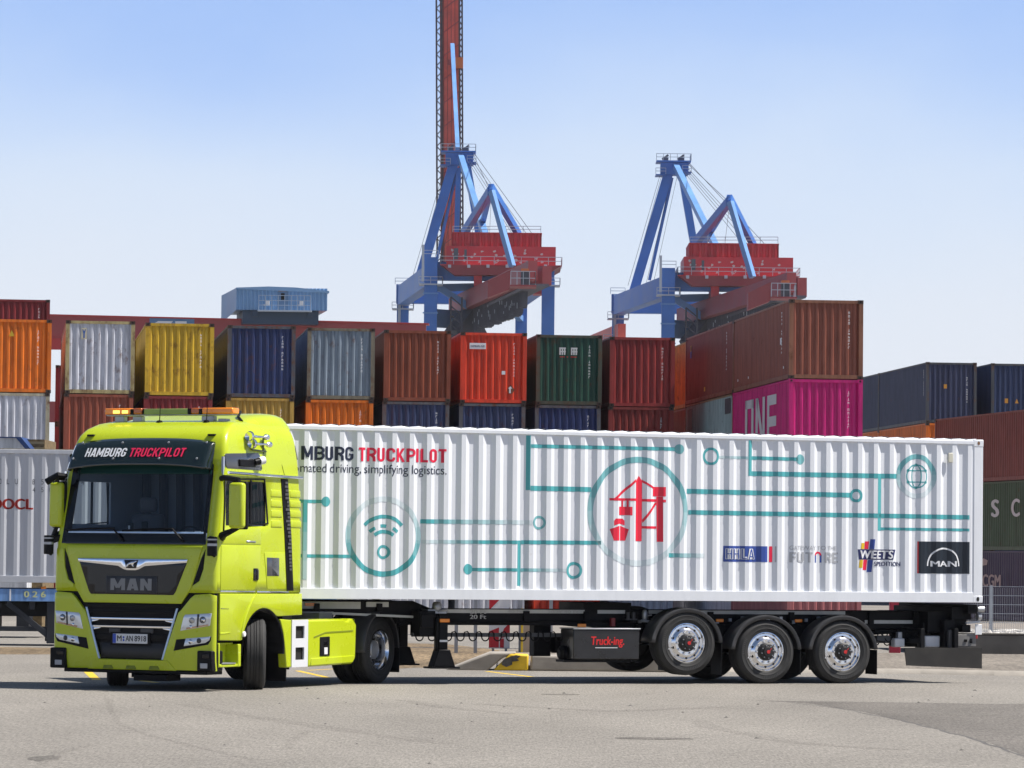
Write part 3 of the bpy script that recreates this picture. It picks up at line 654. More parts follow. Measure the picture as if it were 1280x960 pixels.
mark2 = lambda t, nm, pol, m: (lambda bb: (bb.add([(0.010, a, z) for a, z in pol], [tuple(range(len(pol)))]), bb.build(nm, m, t, smooth=0, recalc=False)))(MB())
# small marks on the brown sides
mark2(b1, 'white_sticker', rect(1.6,1.9,1.2,1.42), WHITE); mark2(b1, 'white_sticker', rect(1.1,1.25,0.38,0.46), WHITE); mark2(b1,'white_sticker',rect(8.6,8.75,0.36,0.44),WHITE); mark2(b1,'white_sticker',rect(11,11.15,0.36,0.44),WHITE)
mark2(b2, 'yellow_sticker', rect(6.9,7.2,0.34,0.5), YEL); mark2(b2, 'blue_sticker', rect(10.6,11.0,1.75,2.2), mat('sticker_navy',(0.03,0.05,0.3),0.6)); mark2(b2,'yellow_sticker',rect(10.62,10.98,2.0,2.22),YEL)
for tt in (b1, b2):
    for a in (3.6, 7.6): mark2(tt, 'fork_pocket', rect(a, a+0.5, 0.03, 0.15), HOLE)
    code_strip(tt, 1.6, 0.9, 2.3, lambda a, z: (0.010, a, z), mat('stencil_74', (.74,)*3, .6), w=0.14, n=12, seed=5)
mark2(tl, 'dark_panel', rect(0.5,1.9,1.9,2.45), mat('panel_slate',(0.05,0.07,0.08),0.6)); mark2(tl, 'dark_panel', rect(10.3,11.6,1.6,2.4), mat('panel_slate',(0.05,0.07,0.08),0.6))

# right hand blocks
x, y = colloc(1156.5, 190); A1 = Vector((x, y, 0)); A2 = A1 + ax*12.25
zA = FARZ+3*HC
for P, ll in ((A1, 'dark blue container on top at the right, its end with an orange sticker'), (A2, 'dark blue container on top behind the stickered one')):
    a = container(ll, P+Vector((0,0,zA)), (.030,.036,.075), .25, H=HC, framecol=(.055,.058,.065))
    if P is A1: mark(a, 'orange_sticker', [rect(0.85,1.0,1.65,1.85)], mat('sticker_orange',(0.55,0.25,0.03),0.6)); code_strip(a, 0.7, 1.3, 2.6, lambda q, z: (0.010, q, z), mat('stencil_74',(.74,)*3,.6), w=0.1, n=12, seed=9)
    container('orange container below the dark blue one '+('with the orange sticker' if P is A1 else 'standing behind the stickered one'), P+Vector((0,0,zA-HC)), ORANGE, .2, H=HC, code=None, group='orange containers at the right')
    for k in range(2): container(('navy bottom','maroon second lowest')[k]+' container under the dark blue one '+('with sticker at the right' if P is A1 else 'behind the stickered one'), P+Vector((0,0,FARZ+k*HC)), (NAVY, MAROON)[k], .3, H=HC, code=None, group='low containers of the dark blue stack')
x, y = colloc(1238, 190.5)
a = container('dark blue container on top at the far right edge', (x, y, zA), (.020,.032,.080), .15, H=HC, framecol=(.055,.058,.065))
mark(a, 'orange_sticker', [rect(0.66,0.82,1.0,1.22), [(1.15,1.0),(1.33,1.0),(1.24,1.22)]], mat('sticker_orange',(0.55,0.25,0.03),0.6))
for k in range(3): container(('navy bottom','maroon middle','rust red upper')[k]+' container under the dark blue one at the far right edge', (x, y, FARZ+k*HC), (NAVY, MAROON, RUSTRED)[k], .3, H=HC, code=None, group='low containers of the far right stack')
yw = R(10); Fp = atY(1167.5, 690, 158); fr = Vector((Fp.x+12.192*math.sin(yw), 158-12.192*math.cos(yw), 0))
def cx(px):                              # distance from the front end for a column in the view
    X = (px-640)/5000.0
    return (X*fr.y - fr.x)/(-math.sin(yw) - X*math.cos(yw))
for k, (ll, c, ru) in enumerate((('dark purple blue container lowest at the right behind the fence', (.042,.032,.072), .25), ('dark green container with white letters at the right', (.040,.075,.040), .3), ('long dark maroon container above the green one at the right', (.175,.048,.040), .25))):
    a = container(ll, fr+Vector((0,0,FARZ+k*H0)), c, ru, yaw=yw, code=None)
    LW = mat('lettering_white',(0.62,0.62,0.63),0.6)
    if k == 1:
        for ch, pa, pb in (('M', 1203, 1215), ('S', 1240, 1250), ('C', 1265, 1276)):
            o = flat_text('side_lettering', ch, -cx(pa), -cx(pb), 1.25, 1.92, lambda q, z: (0.008, -q, z), LW, a, bold=0.05)
    if k == 0:
        flat_text('side_lettering', 'CMA CGM', -cx(1205), -cx(1252.5), 1.22, 1.70, lambda q, z: (0.008, -q, z), mat('lettering_worn',(0.45,0.36,0.36),0.7), a, bold=0.05)
        mark2(a, 'worn_mark', [(cx(1226),2.0),(cx(1235),2.05),(cx(1236),2.22),(cx(1231),2.3),(cx(1225),2.22)], mat('lettering_worn',(0.45,0.36,0.36),0.7))
# ================================================================== white container carried by the trailer
TA = R(21.9); TO = Vector((-3.81, 59.02, 0))
WH = weathered('white_container_paint', (0.745, 0.765, 0.80, 1), 0.06, rough=0.42, fade=0.045, rustcol=(0.42, 0.36, 0.29))
L, Wd, H = 12.192, 2.438, 2.591
wc = thing('shipping_container', 'white forty foot container with teal circuit graphics riding on the black trailer', 'container', (TO.x, TO.y, 1.27), TA)
PH = 4.205 % CP
def prof(x):
    if x < 0.19 or x > 12.0: return 0.0
    t = (x - PH) % CP
    if t < 0.0685: return CD*t/0.0685
    if t < 0.1385: return CD
    if t < 0.207: return CD*(1-(t-0.1385)/0.0685)
    return 0.0
BRK = []
k = -1
while PH + k*CP < 12.3:
    for a in (0, 0.0685, 0.1385, 0.207):
        x = PH+k*CP+a
        if 0.19 < x < 12.0: BRK.append(x)
    k += 1
def side(z0, z1, y0, sgn):
    b = MB(); xs = [0.16]+[0.19]+BRK+[12.0]+[12.03]; vs = []
    for x in xs: vs += [(x, y0+sgn*prof(x), z0), (x, y0+sgn*prof(x), z1)]
    b.add(vs, [(2*i, 2*i+2, 2*i+3, 2*i+1) for i in range(len(xs)-1)]); return b
side(0.16, H-0.06, 0.0, 1).build('side_panel', WH, wc, smooth=20)
side(0.16, H-0.06, Wd, -1).build('side_panel', WH, wc, smooth=20)
b = MB()
for x in (0.004, L-0.165):
    for y in (-0.006, Wd-0.154): b.box(x, x+0.16, y, y+0.16, 0.118, H-0.118)
b.build('corner_post', WH, wc, bevel=0.006)
for y in (-0.008, Wd-0.052):
    b = MB(); b.box(0.165, L-0.167, y, y+0.06, H-0.078, H-0.02); b.build('top_rail', WH, wc, bevel=0.006)
    b = MB(); b.box(0.165, L-0.167, y, y+0.05, 0.006, 0.158); b.box(0.165, L-0.167, y-0.0, y+0.06, 0.150, 0.163); b.build('bottom_rail', WH, wc, bevel=0.004)
b = MB(); corr(b, 0.1, L-0.1, 0.03, Wd-0.03, lambda x, d, z: (x, z, H-0.022+0.036-d), phase=(PH+0.07) % CP)
for y0 in (0.03, Wd-0.03):
    pass
b.build('roof_panel', WH, wc, smooth=60)
# wavy roof edge standing above the rail
bb = MB(); xs = [0.12+0.0139*2*i for i in range(int((L-0.24)/0.0278))]; vs = []
for x in xs:
    t = (x-PH-0.10) % CP / CP; h = 0.024*(0.5+0.5*math.cos(2*math.pi*t))**0.7
    vs += [(x, 0.004, H-0.021), (x, 0.03, H-0.018+h), (x, 0.16, H-0.02+h)]
bb.add(vs, [(3*i+j, 3*i+3+j, 3*i+4+j, 3*i+1+j) for i in range(len(xs)-1) for j in (0, 1)]); bb.build('roof_edge', WH, wc, smooth=80)
b = MB(); b.box(0.16, L-0.16, 0.05, Wd-0.05, 0.03, 0.14); b.build('floor', mat('floor_under',(0.10,0.09,0.08),0.8), wc)
b = MB(); b.box(0.02, 0.06, 0.15, Wd-0.15, 0.02, H-0.03); b.build('front_wall', WH, wc)
b = MB(); b.box(L-0.06, L-0.02, 0.15, Wd-0.15, 0.02, H-0.03); b.build('door_panel', WH, wc)
for x in (-0.002, L-0.178):
    for y in (-0.01, Wd-0.152):
        for z in (0.0, H-0.118):
            b = MB(); b.box(x, x+0.18, y, y+0.162, z, z+0.118); o = b.build('corner_casting', WH, wc, bevel=0.012)
            b = MB(); pts = [(x+0.09+0.026*math.cos(t)*(1 if z == 0 else .9), z+0.06+(0.036 if z == 0 else .03)*math.sin(t)) for t in [2*math.pi*i/14 for i in range(14)]]
            yy = y-0.003 if y < 1 else y+0.165
            b.add([(p, yy, q) for p, q in pts], [tuple(range(14))]); b.build('casting_hole', HOLE if z == 0 else mat('casting_rusty',(0.20,0.11,0.06),0.9), o)
b = MB(); b.box(11.555, 11.635, -0.035, -0.002, 2.22, 2.37); b.build('ventilator', mat('cream_plastic',(0.6,0.58,0.48),0.5), wc, bevel=0.008)

# ---- graphics, printed over the corrugation
TEAL = (0.075, 0.36, 0.385); BASE = (0.72, 0.74, 0.77)
TE = [mat('teal_print_%d' % i, tuple(TEAL[k]*(1-i/7*0.93)+BASE[k]*i/7*0.93 for k in range(3)), 0.4) for i in range(8)]
ZC = 1.26
def conform(bm, name, mats, off=0.003):
    xs = [v.co.x for v in bm.verts]; lo, hi = min(xs), max(xs)
    for x in BRK+[0.19, 12.0]:
        if lo < x < hi:
            bmesh.ops.bisect_plane(bm, geom=bm.verts[:]+bm.edges[:]+bm.faces[:], plane_co=(x,0,0), plane_no=(1,0,0), dist=1e-5)
    for v in bm.verts:
        x, z = v.co.x, v.co.y; v.co = Vector((x, prof(x)-off-v.co.z, z-ZC))
    for f in bm.faces:
        f.normal_update()
        if f.normal.y > 0: f.normal_flip()
    me = bpy.data.meshes.new(name); bm.to_mesh(me); bm.free()
    return finish(name, me, mats, wc, smooth=0, recalc=False)
class Pr:
    def __init__(s): s.bm = bmesh.new()
    def poly(s, pts, sh=0):
        f = s.bm.faces.new([s.bm.verts.new((x, z, 0)) for x, z in pts]); f.material_index = sh
    def line(s, x0, z0, x1, z1, w=0.06, fade=None):
        n = 8 if fade else 1
        for i in range(n):
            a, c = i/n, (i+1)/n; sh = 0 if not fade else min(7, int(fade[0]*(1-(i+.5)/n)+fade[1]*(i+.5)/n))
            xa, za, xb, zb = x0+(x1-x0)*a, z0+(z1-z0)*a, x0+(x1-x0)*c, z0+(z1-z0)*c
            if abs(x1-x0) > abs(z1-z0): s.poly([(xa,za-w/2),(xb,zb-w/2),(xb,zb+w/2),(xa,za+w/2)], sh)
            else: s.poly([(xa-w/2,za),(xa+w/2,za),(xb+w/2,zb),(xb-w/2,zb)], sh)
    def ring(s, cx, cz, r0, r1, fn=lambda t: 0, n=72, a0=0, a1=2*math.pi):
        for i in range(n):
            t, u = a0+(a1-a0)*i/n, a0+(a1-a0)*(i+1)/n
            s.poly([(cx+r0*math.cos(t), cz+r0*math.sin(t)), (cx+r1*math.cos(t), cz+r1*math.sin(t)), (cx+r1*math.cos(u), cz+r1*math.sin(u)), (cx+r0*math.cos(u), cz+r0*math.sin(u))], max(0, min(7, int(fn((t+u)/2)))))
    def disc(s, cx, cz, r, sh=0): s.poly([(cx+r*math.cos(2*math.pi*i/24), cz+r*math.sin(2*math.pi*i/24)) for i in range(24)], sh)
g = Pr()
g.line(0.2, 2.71, 1.10, 2.71, 0.05); g.disc(1.15, 2.71, 0.075); g.line(0.82, 2.684, 0.82, 1.55, 0.075, (0, 5)); 
g.line(0.2, 1.90, 0.784, 1.90, 0.05); g.line(0.86, 1.90, 1.56, 1.90, 0.05)
sn = math.sin
g.ring(2.07, 2.20, 0.52, 0.60, lambda t: 3.2+3.6*sn(t) if sn(t) > -.2 else 2.4+ 3*sn(t))
for r, w_, a in ((0.40, .055, R(48)), (0.235, .055, R(40))):
    g.ring(2.07, 2.10 if r > .3 else 2.04, r-w_/2, r+w_/2, n=24, a0=math.pi/2-a, a1=math.pi/2+a)
for c in (-36, 0, 36):
    a = math.pi/2-R(c); g.ring(2.07, 2.05, 0.285, 0.335, n=4, a0=a-R(9), a1=a+R(9))
g.ring(2.07, 1.97, 0.065, 0.105, n=28)
g.line(2.66, 2.435, 4.46, 2.44, 0.065, (0, 7)); g.ring(4.58, 2.44, 0.07, 0.105, n=28, fn=lambda t: 1)
g.line(2.68, 2.13, 3.6, 2.135, 0.055, (7, 1)); g.line(3.6, 2.135, 4.225, 2.138, 0.055); g.line(4.295, 2.14, 5.60, 2.145, 0.06)
g.line(4.26, 2.165, 4.26, 1.48, 0.06)
g.disc(3.43, 1.725, 0.08); g.line(3.505, 1.72, 4.225, 1.72, 0.05); g.line(4.295, 1.72, 5.03, 1.72, 0.05, (1, 7)); g.ring(5.16, 1.72, 0.085, 0.13, n=28)
g.line(4.39, 3.76, 4.39, 2.93, 0.065); g.line(4.427, 2.96, 5.44, 2.955, 0.075); g.line(4.427, 3.60, 6.84, 3.60, 0.055); g.disc(6.90, 3.60, 0.075, 1)
g.ring(6.22, 2.63, 0.75, 0.84, lambda t: 3.0-3.6*sn(t) if sn(t) < .3 else (1.4 if sn(t) > .9 else 1.0), n=96)
g.line(7.04, 2.955, 9.86, 2.935, 0.075); g.ring(9.95, 2.93, 0.06, 0.105, n=28)
g.line(7.07, 2.63, 11.95, 2.615, 0.07); g.line(6.74, 1.965, 7.35, 1.965, 0.065, (0, 7))
g.ring(7.44, 3.50, 0.095, 0.135, n=28, fn=lambda t: 0); g.line(7.58, 3.49, 8.07, 3.488, 0.04, (6, 3)); g.line(8.14, 3.488, 8.92, 3.482, 0.055); g.disc(8.97, 3.48, 0.08, 1)
g.line(8.105, 3.76, 8.105, 3.21, 0.065); g.line(8.14, 3.245, 10.325, 3.245, 0.075); g.line(10.395, 3.245, 10.68, 3.245, 0.075)
g.line(10.36, 3.28, 10.36, 2.385, 0.07); g.line(10.395, 2.415, 11.95, 2.415, 0.045)
g.ring(11.01, 3.25, 0.275, 0.35, lambda t: 3.2-3.8*sn(t) if sn(t) < .4 else 1.2, n=64)
# globe symbol
g.ring(11.01, 3.25, 0.17, 0.19, n=36)
for rx in (0.07,):
    for sgn in (-1, 1):
        pts = [(11.01+sgn*rx*1.1*math.cos(t), 3.25+0.175*math.sin(t)) for t in [R(-80+20*i) for i in range(9)]]
        for p, q in zip(pts[:-1], pts[1:]): g.poly([(p[0]-.009,p[1]),(p[0]+.009,p[1]),(q[0]+.009,q[1]),(q[0]-.009,q[1])])
for z, hw in ((3.34, .145), (3.16, .145)): g.line(11.01-hw, z, 11.01+hw, z, 0.016)
for dx, dz in ((0,.18),(0,-.18),(.16,.09),(-.16,.09),(.16,-.09),(-.16,-.09)): g.disc(11.01+dx, 3.25+dz, 0.024)
conform(g.bm, 'circuit_graphic', TE)
# red crane and ship symbol
RD = mat('red_print', (0.78, 0.018, 0.05), 0.4); g = Pr(); C0x, C0z = 6.22, 2.63
def U(px, py): return C0x+(px-634)/4/81.0*1.0725, C0z-(py-481)/4/81.0
def up_(*pts): g.poly([U(*p) for p in pts])
up_((622,330),(655,330),(655,628),(622,628)); up_((622,330),(638,303),(655,330)); up_((728,405),(757,405),(760,630),(732,630)); up_((708,357),(771,357),(771,404),(708,404))
up_((490,416),(622,416),(622,428),(490,428)); up_((655,418),(728,418),(728,431),(655,431)); up_((757,420),(772,420),(772,433),(757,433))
up_((622,318),(622,333),(530,416),(512,416)); up_((652,322),(712,357),(708,366),(655,336)); up_((655,522),(722,433),(728,436),(728,444),(658,537)); up_((655,553),(729,553),(729,565),(655,565))
up_((551,428),(560,428),(560,458),(551,458)); up_((576,428),(585,428),(585,458),(576,458)); up_((538,458),(603,458),(603,500),(538,500))
up_((511,528),(520,517),(558,517),(568,528),(568,550),(540,542),(511,552)); up_((492,570),(540,552),(540,626),(510,626)); up_((545,552),(586,570),(572,626),(545,626))
conform(g.bm, 'crane_symbol', RD)
INK = mat('ink_navy', (0.012, 0.018, 0.045), 0.45); REDT = mat('red_lettering', (0.72, 0.012, 0.055), 0.45); BLUEP = mat('print_blue', (0.035, 0.075, 0.32), 0.4); GREYP = mat('print_grey', (0.42,0.43,0.45), 0.45); DKP = mat('print_dark', (0.010,0.016,0.026), 0.4)
WPR = mat('print_white', (0.72,0.73,0.75), 0.45); YPR = mat('print_yellow', (0.6,0.40,0.01), 0.45)
def lettering(name, s, x0, x1, z0, z1, m, bold=0.0, shear=0.0, off=0.004): return conform(text_bm(s, x0, x1, z0, z1, bold, shear), name, m, off)
conform(sign_bm('HA', 0.42, 0.702, 3.325, 3.53), 'lettering', INK, 0.004); conform(sign_bm('MBURG', 0.755, 1.58, 3.325, 3.53), 'lettering', INK, 0.004); conform(sign_bm('TRUCKPILOT', 1.655, 3.055, 3.32, 3.525), 'lettering', REDT, 0.004)
lettering('small_lettering', 'Auto', 0.42, 0.725, 3.145, 3.26, INK); lettering('small_lettering', 'mated driving, simplifying logistics.', 0.745, 3.06, 3.10, 3.275, INK)
def block(name, polys, m, off=0.003):
    g = Pr()
    for p in polys: g.poly(p)
    return conform(g.bm, name, m, off)
rr = lambda x0, x1, z0, z1: [(x0,z0),(x1,z0),(x1,z1),(x0,z1)]
block('logo_panel', [rr(7.67,8.42,1.875,2.12)], BLUEP); block('logo_bar', [rr(8.455,8.51,1.875,2.12)], REDT); block('logo_bar', [rr(8.545,8.565,1.875,2.12)], GREYP)
conform(sign_bm('HHLA', 7.70, 8.20, 1.915, 2.08, .24, gap=.06), 'logo_lettering', WPR, 0.006); conform(sign_bm('HHLA', 7.7075, 8.1925, 1.922, 2.073, .10, gap=.20), 'logo_lettering_core', BLUEP, 0.011)
lettering('small_lettering', 'GATEWAY TO THE', 8.80, 9.62, 2.07, 2.135, GREYP, 0.0)
conform(sign_bm('FUT', 8.80, 9.19, 1.875, 2.035, .17), 'logo_lettering', GREYP, 0.004); conform(sign_bm('RE', 9.40, 9.64, 1.875, 2.035, .17), 'logo_lettering', GREYP, 0.004)
g = Pr(); g.poly(rr(9.235,9.262,1.875,1.99)); g.poly(rr(9.33,9.357,1.875,1.99)); conform(g.bm, 'logo_arch_leg', BLUEP)
g = Pr(); g.ring(9.296, 1.985, 0.034, 0.062, n=12, a0=0, a1=math.pi); conform(g.bm, 'logo_arch', REDT)
# forwarding firm logo
sl = lambda x0, x1, z0, z1, k=0.10: [(x0,z0),(x1,z0),(x1+(z1-z0)*k,z1),(x0+(z1-z0)*k,z1)]
for q_, m_ in ((sl(9.995,10.065,1.80,1.925), YPR), (sl(10.03,10.10,2.095,2.19), YPR), (sl(10.072,10.142,1.765,1.925), REDT), (sl(10.107,10.177,2.095,2.215), REDT), (sl(10.15,10.225,1.735,1.925), BLUEP), (sl(10.19,10.265,2.095,2.25), BLUEP)): block('logo_stripe', [q_], m_)
block('logo_panel', [[(9.995,1.93),(10.60,1.93),(10.65,2.09),(9.975,2.09)]], mat('print_navy2',(0.015,0.02,0.10),0.4)); lettering('logo_lettering', 'WEETS', 10.015, 10.60, 1.945, 2.075, WPR, 0.04, 0.1, 0.006)
lettering('small_lettering', 'SPEDITION', 10.26, 10.74, 1.83, 1.90, mat('print_navy2',(0.015,0.02,0.10),0.4), 0.02)
# truck maker panel
block('logo_panel', [rr(11.055,11.955,1.72,2.225)], DKP); block('logo_bar', [rr(11.035,11.055,1.72,2.225)], mat('print_red2',(0.6,0.03,0.03),0.4))
g = Pr(); g.ring(11.50, 1.84, 0.265, 0.29, n=40, a0=R(0), a1=R(180)); conform(g.bm, 'logo_arch', WPR, 0.006)
lettering('logo_lettering', 'MAN', 11.275, 11.725, 1.83, 1.92, WPR, 0.035, 0, 0.006)

# ================================================================== wheels
def tyre_prof(Rr, w, rim):
    h = w/2; s = Rr-rim
    return [(rim, -h*0.78), (rim+s*0.10, -h*0.90), (rim+s*0.14, -h*0.945), (rim+s*0.17, -h*0.935), (rim+s*0.33, -h*1.0), (rim+s*0.355, -h*0.985), (rim+s*0.60, -h*0.985), (rim+s*0.625, -h*0.995), (rim+s*0.66, -h*0.97), (rim+s*0.86, -h*0.90), (rim+s*0.875, -h*0.885), (Rr-0.012, -h*0.80), (Rr-0.002, -h*0.72)] + \
        [(Rr, -h*0.70), (Rr, -h*0.46), (Rr-0.012, -h*0.44), (Rr-0.012, -h*0.40), (Rr, -h*0.38), (Rr, -h*0.14), (Rr-0.012, -h*0.12), (Rr-0.012, -h*0.08), (Rr, -h*0.06)]
def full_prof(Rr, w, rim):
    a = tyre_prof(Rr, w, rim); return a + [(r, -y) for r, y in reversed(a)]
HUBB = mat('hub_black', (0.015,0.014,0.014), 0.5)
def wheel(parent, loc, Rr=0.5, w=0.37, rim=0.300, convex=True, out=-1, rz=0.0, nuts=10, red=True, inset=0.80):
    """one road wheel: tyre with rim and hub as its children; out = side the face looks to along local y"""
    b = MB(); b.lathe(full_prof(Rr, w, rim), (0,0,0), 56)
    o = b.build('wheel', RUBBER, parent, smooth=28); o.location = loc; o.rotation_euler = (0, 0, rz + (0 if out < 0 else math.pi))
    b = MB(); rt = random.Random(4); q_ = -w/2*0.988
    for a_ in (40, 150, 265):                      # raised moulding marks on the sidewall
        for k in range(9):
            t = R(a_+k*4.2); r0 = rim+(Rr-rim)*.40; r1 = rim+(Rr-rim)*.56; d_ = R(1.3)
            b.add([(r0*math.cos(t), q_-.004, r0*math.sin(t)), (r0*math.cos(t+d_), q_-.004, r0*math.sin(t+d_)), (r1*math.cos(t+d_), q_-.003, r1*math.sin(t+d_)), (r1*math.cos(t), q_-.003, r1*math.sin(t))], [(0,1,2,3)])
    b.build('sidewall_marking', mat('rubber_relief', (.055,.055,.055), .6), o, smooth=0)
    b = MB(); t = R(195); r0 = rim+.018; b.beam((r0*math.cos(t), -w/2*.93, r0*math.sin(t)), ((r0+.012)*math.cos(t+.05), -w/2*.95, (r0+.012)*math.sin(t+.05)), .018, .008); b.build('white_mark', WPR, o)
    f = -w/2*inset
    b = MB()
    if convex:
        p = [(rim+0.012, f+0.004), (rim+0.008, f-0.012), (rim-0.004, f-0.014), (rim-0.016, f+0.0), (rim-0.022, f+0.018), (rim-0.05, f+0.016), (rim-0.07, f-0.004), (0.19, f-0.022), (0.135, f-0.02), (0.125, f-0.02)]
    else:
        p = [(rim+0.012, f+0.004), (rim+0.008, f-0.012), (rim-0.004, f-0.014), (rim-0.016, f+0.0), (rim-0.03, f+0.05), (rim-0.045, f+0.14), (0.225, f+0.145), (0.16, f+0.155), (0.14, f+0.155)]
    b.lathe(p, (0,0,0), 56); r = b.build('rim', ALLOY, o, smooth=25)
    if convex:
        b = MB()
        for k in range(10):
            t = 2*math.pi*(k+.5)/10; cx, cz = 0.232*math.cos(t), 0.232*math.sin(t)
            b.lathe([(0.0, 0), (0.020, 0)], (cx, f-0.0080, cz), 12)
        b.build('rim_hole', HOLE, r)
        b = MB()
        for k in range(nuts):
            t = 2*math.pi*k/nuts; cx, cz = 0.165*math.cos(t), 0.165*math.sin(t)
            b.lathe([(0.019, 0.0), (0.019, -0.026), (0.013, -0.036), (0.0, -0.036)], (cx, f-0.018, cz), 10)
        b.build('wheel_nut', ALLOY, r)
        b = MB(); b.lathe([(0.136, f-0.012), (0.136, f-0.05), (0.115, f-0.075), (0.085, f-0.08), (0.07, f-0.11), (0.0, f-0.112)], (0,0,0), 32); hb = b.build('hub', HUBB, o, smooth=35)
        if red:
            b = MB(); b.lathe([(0.028, f-0.108), (0.028, f-0.118), (0.0, f-0.119)], (0,0,0), 16); b.beam((0.012,f-0.1165,0.01),(0.055,f-0.112,0.06),0.018,0.004); b.build('hub_emblem', RED, hb)
            b = MB()
            for k in range(8):
                t = 2*math.pi*k/8+.2; b.lathe([(0.009,0.0),(0.009,-0.012),(0.0,-0.012)], (0.098*math.cos(t), f-0.077, 0.098*math.sin(t)), 8)
            b.build('hub_bolt', STEEL, hb)
    else:
        b = MB(); b.lathe([(0.145, f+0.155), (0.14, f+0.08), (0.12, f+0.06), (0.06, f+0.05), (0.0, f+0.05)], (0,0,0), 32); b.build('hub', STEEL, o, smooth=35)
        b = MB()
        for k in range(10):
            t = 2*math.pi*k/10; b.lathe([(0.018,0.0),(0.018,-0.05),(0.0,-0.055)], (0.167*math.cos(t), f+0.155, 0.167*math.sin(t)), 10)
        b.build('wheel_nut', HUBB, r)
    b = MB(); b.lathe([(rim-0.012, f+0.03), (rim-0.02, -f), (0.0, -f)], (0,0,0), 32); b.build('rim_barrel', HUBB, o)
    return o

# ================================================================== the container trailer
tr = thing('container_trailer', 'black skeletal three axle trailer carrying the white container', 'trailer', TO, TA)
yB = (0.74, 1.70)
b = MB()
for y in yB:   # two main beams with the stepped neck
    b.prism([(2.55,1.02),(2.62,0.88),(5.45,0.88),(5.9,0.84),(11.4,0.84),(11.4,1.12),(3.12,1.12),(2.80,1.245),(0.15,1.25),(0.15,1.07),(1.9,1.05)], y-0.06, y+0.06)
b.build('main_beam', CHASSIS, tr, bevel=0.008)
b = MB()
for x in (0.3, 1.2, 2.2, 3.2, 4.6, 5.6, 6.4, 7.7, 9.1, 10.5, 11.3): b = MB(); b.box(x, x+0.09, 0.62, 1.82, 0.92 if x > 2.4 else 1.09, 1.10 if x > 2.4 else 1.2); b.build('cross_member', CHASSIS, tr, bevel=0.006)
for x in (0.08, 11.95): b = MB(); b.box(x, x+0.16, 0.03, 2.4, 1.10, 1.245); b.build('bolster', CHASSIS, tr, bevel=0.006)
b = MB(); b.box(5.62, 6.42, 0.7, 1.7, 1.0, 1.235); b.build('centre_bolster', CHASSIS, tr, bevel=0.006)
b = MB(); b.box(11.4, 12.1, 0.35, 2.1, 0.80, 1.12); b.box(11.75, 12.1, 0.2, 2.2, 1.0, 1.2); b.build('rear_frame', CHASSIS, tr, bevel=0.006)
b = MB(); b.box(4.90, 5.18, 0.95, 1.15, 0.40, 0.9); b.build('hanger_post', CHASSIS, tr, bevel=0.01)
b = MB(); b.box(0.25, 2.0, 0.70, 1.74, 1.03, 1.05); b.build('coupling_plate', STEEL, tr)
b = MB(); b.box(0.55, 1.95, 0.655, 0.675, 1.12, 1.225); b.box(2.04, 2.40, 0.655, 0.675, 1.15, 1.225); b.build('neck_plate', TAPE, tr)
b = MB(); b.box(1.06, 1.22, 0.63, 0.652, 1.16, 1.205); b.build('side_marker', AMBER, tr)
b = MB(); b.box(0.25, 1.5, 0.60, 0.64, 1.045, 1.075); b.beam((1.3,0.62,1.06),(2.9,0.62,1.0),0.03,0.035); b.build('neck_rail', TAPE, tr)
for x0, x1, z in ((3.35,5.62,1.065),(5.84,6.3,1.065),(6.7,10.1,1.065),(10.45,11.62,0.925)):
    b = MB(); b.box(x0, x1, 0.668, 0.678, z, z+0.055); b.build('reflective_strip', TAPE, tr)
def tface(name, s, x0, x1, z0, z1, m, y=0.664, bold=0.03):
    return flat_text(name, s, x0, x1, z0, z1, lambda a, c: (a, y, c), m, tr, bold=bold)
WL = mat('letter_pale',(.5,.5,.48),.5); tface('chassis_lettering', '20 Ft', 3.72, 3.99, 1.055, 1.115, WL); tface('chassis_lettering', '20 Ft', 3.72, 3.99, 0.975, 1.04, WL); tface('chassis_lettering', '40 Ft', 4.34, 4.58, 1.065, 1.115, WL); tface('chassis_lettering', '30 Ft 40 Ft', 5.0, 5.52, 1.065, 1.115, WL)
# landing legs
for y in (0.30, 2.02):
    b = MB(); b.box(3.06, 3.20, y-0.07, y+0.07, 0.30, 1.02); b.box(3.02, 3.06, y-0.05, y+0.05, 0.5, 1.0)
    b.prism([(2.95,0.26),(3.31,0.26),(3.22,0.52),(3.04,0.52)], y-0.12, y+0.12)
    lg = b.build('landing_leg', CHASSIS, tr, bevel=0.01)
    b = MB(); b.box(2.90, 3.36, y-0.17, y+0.17, 0.235, 0.26); b.build('foot_plate', CHASSIS, lg)
    if y < 1:
        b = MB(); b.box(3.068, 3.192, y-0.074, y-0.0705, 0.635, 0.665); b.build('white_label', WPR, lg)
b = MB(); b.box(2.78, 3.04, 0.34, 0.74, 0.72, 1.10); b.box(2.78,2.98,0.26,0.33,0.85,1.05); b.build('leg_bracket', CHASSIS, tr, bevel=0.01)
b = MB(); b.box(3.06, 3.22, 0.205, 0.222, 0.93, 0.985); b.build('side_marker', AMBER, tr, bevel=0.01)
b = MB(); b.box(2.94,3.24,0.40,0.66,1.06,1.12); b.lathe([(0.0,1.24),(0.05,1.235),(0.07,1.2),(0.075,1.14),(0.06,1.1),(0.0,1.09)], (3.10,0.45,0), 20, axis='z'); b.tube([(3.1,0.4,1.1),(3.25,0.38,1.12)], 0.02); b.build('air_coupling', STEEL, tr)
b = MB(); b.tube([(2.55,0.66,0.86),(2.85,0.66,1.0),(3.02,0.62,1.05)],0.014); b.build('air_line', BLACK, tr)
